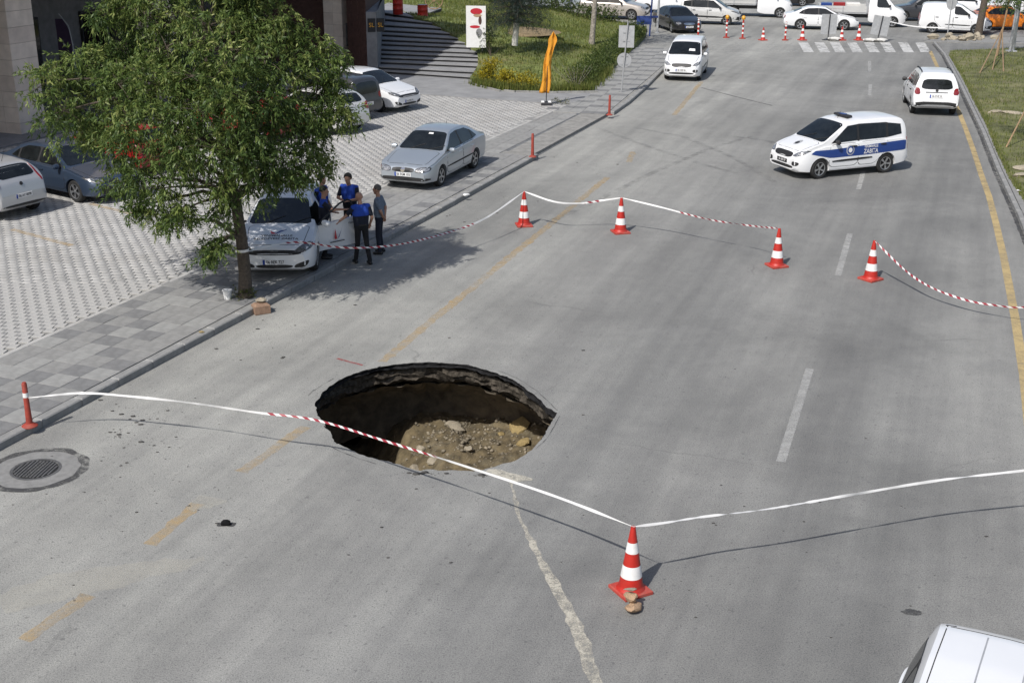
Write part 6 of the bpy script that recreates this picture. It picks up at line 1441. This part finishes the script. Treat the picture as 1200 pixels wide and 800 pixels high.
# barrels on the stairs
for px, py, i, lab in ((466.5, 17, 12, 'red metal barrel at the top of the stairs beside the wall'), (495.5, 25, 10, 'red metal barrel standing at the lawn side of the stairs')):
    z = stp[i][2]; p = H(px, py, z); r = thing('red_barrel', lab, 'barrel', (p.x, p.y, z), 0, 'red barrels on the stairs'); MB().lathe([(.27, 0), (.285, .02), (.285, .27), (.30, .29), (.285, .31), (.285, .57), (.30, .59), (.285, .61), (.285, .84), (.295, .87)], 24).build('drum', M['barrel'], r, sm=40); MB().lathe([(.26, .868), (.26, .875)], 24).build('lid', M['dark_metal'] if i == 12 else M['galv'], r)
# picture board on the lawn
p = H(558, 57, .9); z = lawn_z(p.x, p.y); p = H(558, 57, z); r = thing('picture_board', 'tall white board with red and brown printed figures behind yellow bushes', 'board', (p.x, p.y, z), R(-6)); pw = .95
MB().box((0, 0, 1.02), (pw, .06, 1.95)).build('panel', M['plastic_white'], r)
MB().box((-.3, .05, .55), (.05, .05, 1.3)).build('post', M['dark_metal'], r); MB().box((.3, .05, .55), (.05, .05, 1.3)).build('post', M['dark_metal'], r)
for nm, x, z_, w, h_, m in (('print_shape', .02, 1.74, .58, .30, 'redv'), ('print_shape', .08, 1.55, .40, .16, 'rock_tan'), ('print_shape', .20, 1.32, .16, .4, 'brick'), ('print_shape', -.05, 1.02, .5, .14, 'redv'), ('print_shape', .15, .75, .3, .4, 'greystone')):
    disc(MB(), (x, -.034, z_), w / 2, .006, 18, h_ / 2).build(nm, M[m], r)
# wagon wheel, sign plates, purple banner
p = H(508, 12, 1.9); r = thing('wagon_wheel', 'old dark wagon wheel leaning by the back hedge', 'wheel', (p.x, p.y + .6, 1.9)); ring = [(.5 * math.cos(a), 0, .5 + .5 * math.sin(a)) for a in [k * math.pi / 10 for k in range(21)]]; MB().tube(ring, .035, 6).build('rim', M['wood'], r)
for k in range(8): MB().tube([(0, 0, .5), (.49 * math.cos(k * math.pi / 4), 0, .5 + .49 * math.sin(k * math.pi / 4))], .02, 5).build('spoke', M['wood'], r)
MB().lathe([(.09, -.1), (.09, .1)], 10, (0, 0, .5), 'Y').build('hub', M['wood'], r)
wp = Vector((wl_b.x, wl_b.y, 0)); wdir = Vector((wl_c0.x - wl_b.x, wl_c0.y - 1.2 - wl_b.y, 0)).normalized(); wn_ = Vector((wdir.y, -wdir.x, 0))
for k in range(2):
    q = wp + wdir * (.25 + k * .42) + wn_ * .02; r = thing('wall_plaque', f'{"left" if k == 0 else "right"} of two dark plaques with gold lettering on the stair wall', 'plaque', (q.x, q.y, 2.35), math.atan2(wdir.y, wdir.x), 'plaques on the stair wall'); MB().box((0, 0, 0), (.36, .03, .62)).build('plate', M['ink'], r)
    cu = bpy.data.curves.new('t', 'FONT'); cu.body = 'SL'; cu.size = .28; cu.align_x = 'CENTER'; cu.align_y = 'CENTER'; to = bpy.data.objects.new('t', cu); COL.objects.link(to); dg = bpy.context.evaluated_depsgraph_get(); dg.update(); me = bpy.data.meshes.new_from_object(to.evaluated_get(dg)); bpy.data.objects.remove(to); me.materials.clear(); o = link('lettering', me, r, M['amber']); o.rotation_euler = (R(90), 0, 0); o.location = (0, -.02, 0)
cc = ST(s3_ - .1 + .5, t3_ - .05 - .045, 1.7); o = MB().box(cc, (.45, .02, 1.1), R(68)).build('column_notice', M['greystone']); tag(o, 'grey notice panel fixed to the stone column by the stairs', 'notice')
cc = ST(s1_ - .15, t1_ + .75, 4.7); o = MB().box(cc, (.06, .22, .55), R(68)).build('wall_lamp', M['dark_metal']); tag(o, 'dark box lamp high on the front stone column', 'wall lamp')
p = HY(76, 55, 49.5); r = thing('purple_banner', 'dark purple feather banner in front of the shop window', 'banner', (p.x, p.y, KZ), R(-10)); pts = []; n = 14
zc = [.7 + i * .22 for i in range(n)]; b = MB(); b.add([(-.28 + .02 * math.sin(z * 3), .03 * math.sin(z * 2), z) for z in zc] + [(.30 - (.0 if i < n - 4 else .05 * (i - n + 4) ** 1.6), .03 * math.sin(z * 2 + 1), z) for i, z in enumerate(zc)], [(i, n + i, n + i + 1, i + 1) for i in range(n - 1)]); b.build('banner_cloth', M['purple'], r); MB().tube([(.32, 0, 0), (.34, 0, 2.6), (.25, 0, 3.3), (-.1, 0, 3.75)], .015, 6).build('pole', M['galv'], r); MB().bbox((.3, 0, .05), (.4, .4, .1), .02).build('base', M['dark_metal'], r)
for k, z in enumerate((1.7, 2.15, 2.6)): MB().box((.02, -.04, z), (.14, .006, .05), 0, Matrix.Rotation(.7, 3, 'Y')).build('printed_mark', M['galv'], r)

# ------------------------------------------------------------ people
def person(label, pos, z0, head, J, cloth, hair=None, scale=1.0, cap=None):
    """J: joints in a frame facing +x, left +y; one continuous skin from fused tapered limbs"""
    prim = []          # (a, b, ra, rb, tag)
    def cap_(a, b, ra, rb, t): prim.append((Vector(a), Vector(b), ra, rb, t))
    hipz = .93; hy = .085
    for s in ('l', 'r'):
        sg = 1 if s == 'l' else -1; hip = Vector((0, sg * hy, hipz)); kn = Vector(J[s + 'k']); an = Vector(J[s + 'a'])
        cap_(hip, kn, .088, .062, 'leg'); cap_(kn, an + Vector((0, 0, .02)), .062, .052, 'leg')
        f = Vector(J.get('feet', (1, 0, 0))).normalized(); cap_(an + Vector((0, 0, -.03)) - f * .05, an + f * .15 + Vector((0, 0, -.045)), .045, .036, 'shoe')
    pel = Vector((0, 0, .95)); ch = Vector(J.get('chest', (.01, 0, 1.30))); nk = Vector(J.get('neck', (.015, 0, 1.49))); hd = Vector(J.get('headc', (.04, 0, 1.635)))
    for dy in (-.07, 0, .07):
        cap_(pel + Vector((0, dy, .0)), ch + Vector((0, dy * 1.25, -.08)), .112, .118, 'torso'); cap_(ch + Vector((0, dy * 1.3, -.05)), ch + Vector((0, dy * 1.5, .09)), .118, .09, 'torso')
    cap_(pel + Vector((0, -.075, -.02)), pel + Vector((0, .075, -.02)), .108, .108, 'hips'); cap_(pel + Vector((.04, 0, .10)), ch + Vector((.02, 0, -.12)), .115, .10, 'torso')
    cap_(nk + Vector((0, 0, -.05)), hd + Vector((-.01, 0, -.02)), .056, .052, 'skin')
    cap_(hd + Vector((-.02, 0, .035)), hd + Vector((.0, 0, .045)), .088, .085, 'skin'); cap_(hd + Vector((.03, 0, .02)), hd + Vector((.045, 0, -.075)), .070, .042, 'skin')
    hf = Vector(J.get('look', (1, 0, 0))).normalized(); hl = Vector((-hf.y, hf.x, 0))
    cap_(hd + hf * .085 + Vector((0, 0, .03)), hd + hf * .105 + Vector((0, 0, -.01)), .011, .016, 'skin')
    for sg in (-1, 1): cap_(hd + hl * sg * .080 - hf * .01 + Vector((0, 0, .03)), hd + hl * sg * .084 - hf * .015 + Vector((0, 0, -.01)), .018, .013, 'skin')
    for s in ('l', 'r'):
        sg = 1 if s == 'l' else -1; sh = ch + Vector((-.01, sg * .185, .105)); el = Vector(J[s + 'e']); wr = Vector(J[s + 'w'])
        cap_(ch + Vector((0, sg * .10, .10)), sh, .075, .066, 'torso'); half = sh.lerp(el, .72)
        cap_(sh, half, .064, .055, 'sleeve'); cap_(half, el, .044, .040, 'skin'); cap_(el, wr, .041, .028, 'skin')
        d = (wr - el).normalized(); side = d.cross(Vector((0, 0, 1)));
        if side.length < .2: side = d.cross(Vector((1, 0, 0)))
        side.normalize(); nrm = side.cross(d); hand = wr + d * .085
        for k in (-.022, 0, .022): cap_(wr + side * k * .7, hand + side * k, .020, .018, 'skin')
        for k, ln in ((-.033, .052), (-.011, .066), (.011, .070), (.033, .060)):
            b0 = hand + side * k; b1 = b0 + d * ln * .55 + nrm * .012; cap_(b0, b1, .0105, .0095, 'skin'); cap_(b1, b1 + d * ln * .35 - nrm * .022 * 1.0, .0095, .008, 'skin')
        cap_(wr + d * .03 - side * .025 * sg, wr + d * .075 - side * .055 * sg, .013, .011, 'skin')
    # fuse: union of tapered capsules, remeshed to one skin
    bm = bmesh.new()
    for a, b, ra, rb, t in prim:
        d = b - a; L_ = max(d.length, 1e-4); q = d.to_track_quat('Z', 'Y').to_matrix().to_4x4() if d.length > 1e-4 else Matrix()
        rings = [(-1, 0.0), (-.87, .5), (-.5, .87), (0, 1)]; prof = [(rb_, z) for rb_, z in []]
        n = 12; vs = []
        for k, w in rings: vs.append((ra * w, ra * k))
        for k, w in [(-x, y) for x, y in rings[::-1]]: vs.append((rb * w, L_ + rb * k))
        loops = []
        for r_, z_ in vs:
            if r_ < 1e-6: loops.append([bm.verts.new((q @ Vector((0, 0, z_)).to_4d()).to_3d() + a)])
            else: loops.append([bm.verts.new((q @ Vector((r_ * math.cos(2 * math.pi * i / n), r_ * math.sin(2 * math.pi * i / n), z_)).to_4d()).to_3d() + a) for i in range(n)])
        for u, v in zip(loops, loops[1:]):
            for i in range(n):
                if len(u) == 1: bm.faces.new((u[0], v[(i + 1) % n], v[i]))
                elif len(v) == 1: bm.faces.new((u[i], u[(i + 1) % n], v[0]))
                else: bm.faces.new((u[i], u[(i + 1) % n], v[(i + 1) % n], v[i]))
    bmesh.ops.recalc_face_normals(bm, faces=bm.faces)
    me = bpy.data.meshes.new('body'); bm.to_mesh(me); bm.free()
    o = bpy.data.objects.new('body', me); COL.objects.link(o); md = o.modifiers.new('r', 'REMESH'); md.mode = 'VOXEL'; md.voxel_size = .0095; sm_ = o.modifiers.new('s', 'SMOOTH'); sm_.iterations = 3; sm_.factor = .5
    dg = bpy.context.evaluated_depsgraph_get(); dg.update(); nm = bpy.data.meshes.new_from_object(o.evaluated_get(dg)); bpy.data.objects.remove(o)
    root = thing('person', label, 'person', (pos[0], pos[1], z0), R(head), 'men talking at the open car door'); root.scale = (scale,) * 3
    keys = ['skin', 'torso', 'sleeve', 'leg', 'shoe', 'upper']; mats = [M[cloth[k]] for k in keys]
    nm.name = 'body'; nm.materials.clear(); b_ = link('body', nm, root, mats)
    # clothing colour by the nearest limb
    C = np.zeros(len(nm.polygons) * 3); nm.polygons.foreach_get('center', C); C = C.reshape(-1, 3)
    best = np.full(len(C), 9.0); idx = np.zeros(len(C), int); tmap = {'skin': 0, 'torso': 1, 'sleeve': 2, 'leg': 3, 'hips': 3, 'shoe': 4}
    for a, b, ra, rb, t in prim:
        a_, d_ = np.array(a), np.array(b - a); L2 = max(d_ @ d_, 1e-8); u = np.clip(((C - a_) @ d_) / L2, 0, 1); dist = np.linalg.norm(C - a_ - u[:, None] * d_, axis=1) - (ra + (rb - ra) * u)
        k = dist < best; best[k] = dist[k]; idx[k] = tmap[t]
    zc_ = C[:, 2]; idx[(idx == 1) & (zc_ < .97)] = 3
    up = (idx == 1) & (zc_ > cloth.get('upz', 9)); idx[up] = 5
    nm.polygons.foreach_set('material_index', idx.astype(np.int32)); smooth(nm, 60)
    if hair:
        hb = MB(); n = 14; rows = 7; vs = []
        for i in range(rows):
            ph = (i / (rows - 1)) * R(108)
            for k in range(n):
                a = 2 * math.pi * k / n; front = math.cos(a); lim = ph * (1 - .38 * max(0, front))
                vs.append((hd.x - .015 + .102 * math.sin(lim) * math.cos(a), hd.y + .094 * math.sin(lim) * math.sin(a), hd.z + .04 + .103 * math.cos(lim) + .004 * RNG.random()))
        hb.add(vs, [(i * n + k, i * n + (k + 1) % n, (i + 1) * n + (k + 1) % n, (i + 1) * n + k) for i in range(rows - 1) for k in range(n)]); ho = hb.build('hair', M[hair], root, sm=80); md = ho.modifiers.new('s', 'SOLIDIFY'); md.thickness = .012
        md.offset = -1
    for sg in (-1, 1):
        e = hd + hf * .078 + hl * sg * .032 + Vector((0, 0, .028)); MB().lathe([(.002, -.009), (.008, -.005), (.010, 0), (.008, .005), (.002, .009)], 8, e).build('eye', M['ink'], root)
    if cap: MB().box(hd + hf * .098 + Vector((0, 0, -.045)), (.012, .045, .008)).build('mouth', M['rock_tan'], root)
    MB().lathe([(.118, .965), (.118, 1.0)], 20, cap=False).build('belt', M['shoe'], root)
    for ch in root.children:
        if ch.name.startswith('belt'): ch.scale = (1.06, 1.55, 1)
    return root
UNI = dict(skin='skin', torso='navy', sleeve='navy', leg='blackcloth', shoe='shoe', upper='royal', upz=1.18)
def std(**k):
    J = dict(lk=(.03, .10, .50), rk=(.03, -.10, .50), la=(-.01, .12, .085), ra=(-.01, -.12, .085), le=(-.04, .27, 1.13), re=(-.04, -.27, 1.13), lw=(.10, .26, .92), rw=(.10, -.26, .92)); J.update(k); return J
q = H(383, 306, .10); person('officer in navy and blue uniform standing inside the open car door, pointing with one arm', (q.x - .05, q.y + .15), KZ, 5, std(lw=(.24, .14, 1.10), le=(.04, .27, 1.12), re=(.22, -.20, 1.24), rw=(.48, -.10, 1.22), look=(1, 0, 0)), dict(UNI, upz=1.30), 'hair', 1.0, True)
q = H(412, 289, .0); person('officer with bright blue shoulders looking down at papers in his hands', (q.x, q.y), 0.0 if q.x > -3.2 else KZ, 255, std(lw=(.27, .08, 1.12), le=(.10, .27, 1.14), rw=(.27, -.08, 1.12), re=(.10, -.27, 1.14), headc=(.07, 0, 1.62)), dict(UNI, upz=1.12), 'hair', 1.0, True)
q = H(425, 309, .0); person('bald officer seen from behind leaning one hand on the open door', (q.x, q.y), 0, 118, std(le=(.10, .33, 1.20), lw=(.10, .52, 1.08), ra=(-.16, -.13, .085), rk=(-.03, -.11, .50), la=(.10, .13, .085), headc=(.08, 0, 1.61)), dict(UNI, upz=1.20), None, 1.0, True)
q = H(446, 297, .0); person('man in grey blue shirt and dark trousers standing apart with hands behind his back', (q.x, q.y), 0, 172, std(le=(-.10, .25, 1.15), lw=(-.12, .10, .98), re=(-.10, -.25, 1.15), rw=(-.12, -.08, .95)), dict(skin='skin', torso='greyblue', sleeve='greyblue', leg='navy', shoe='shoe', upper='greyblue', upz=9), 'grey_hair', .98, True)
q = H(380, 296, KZ); person('officer in blue partly hidden by leaves behind the pointing officer', (q.x - .12, q.y + .75), KZ, -25, std(), dict(UNI, upz=1.12), 'hair', 1.0, True)
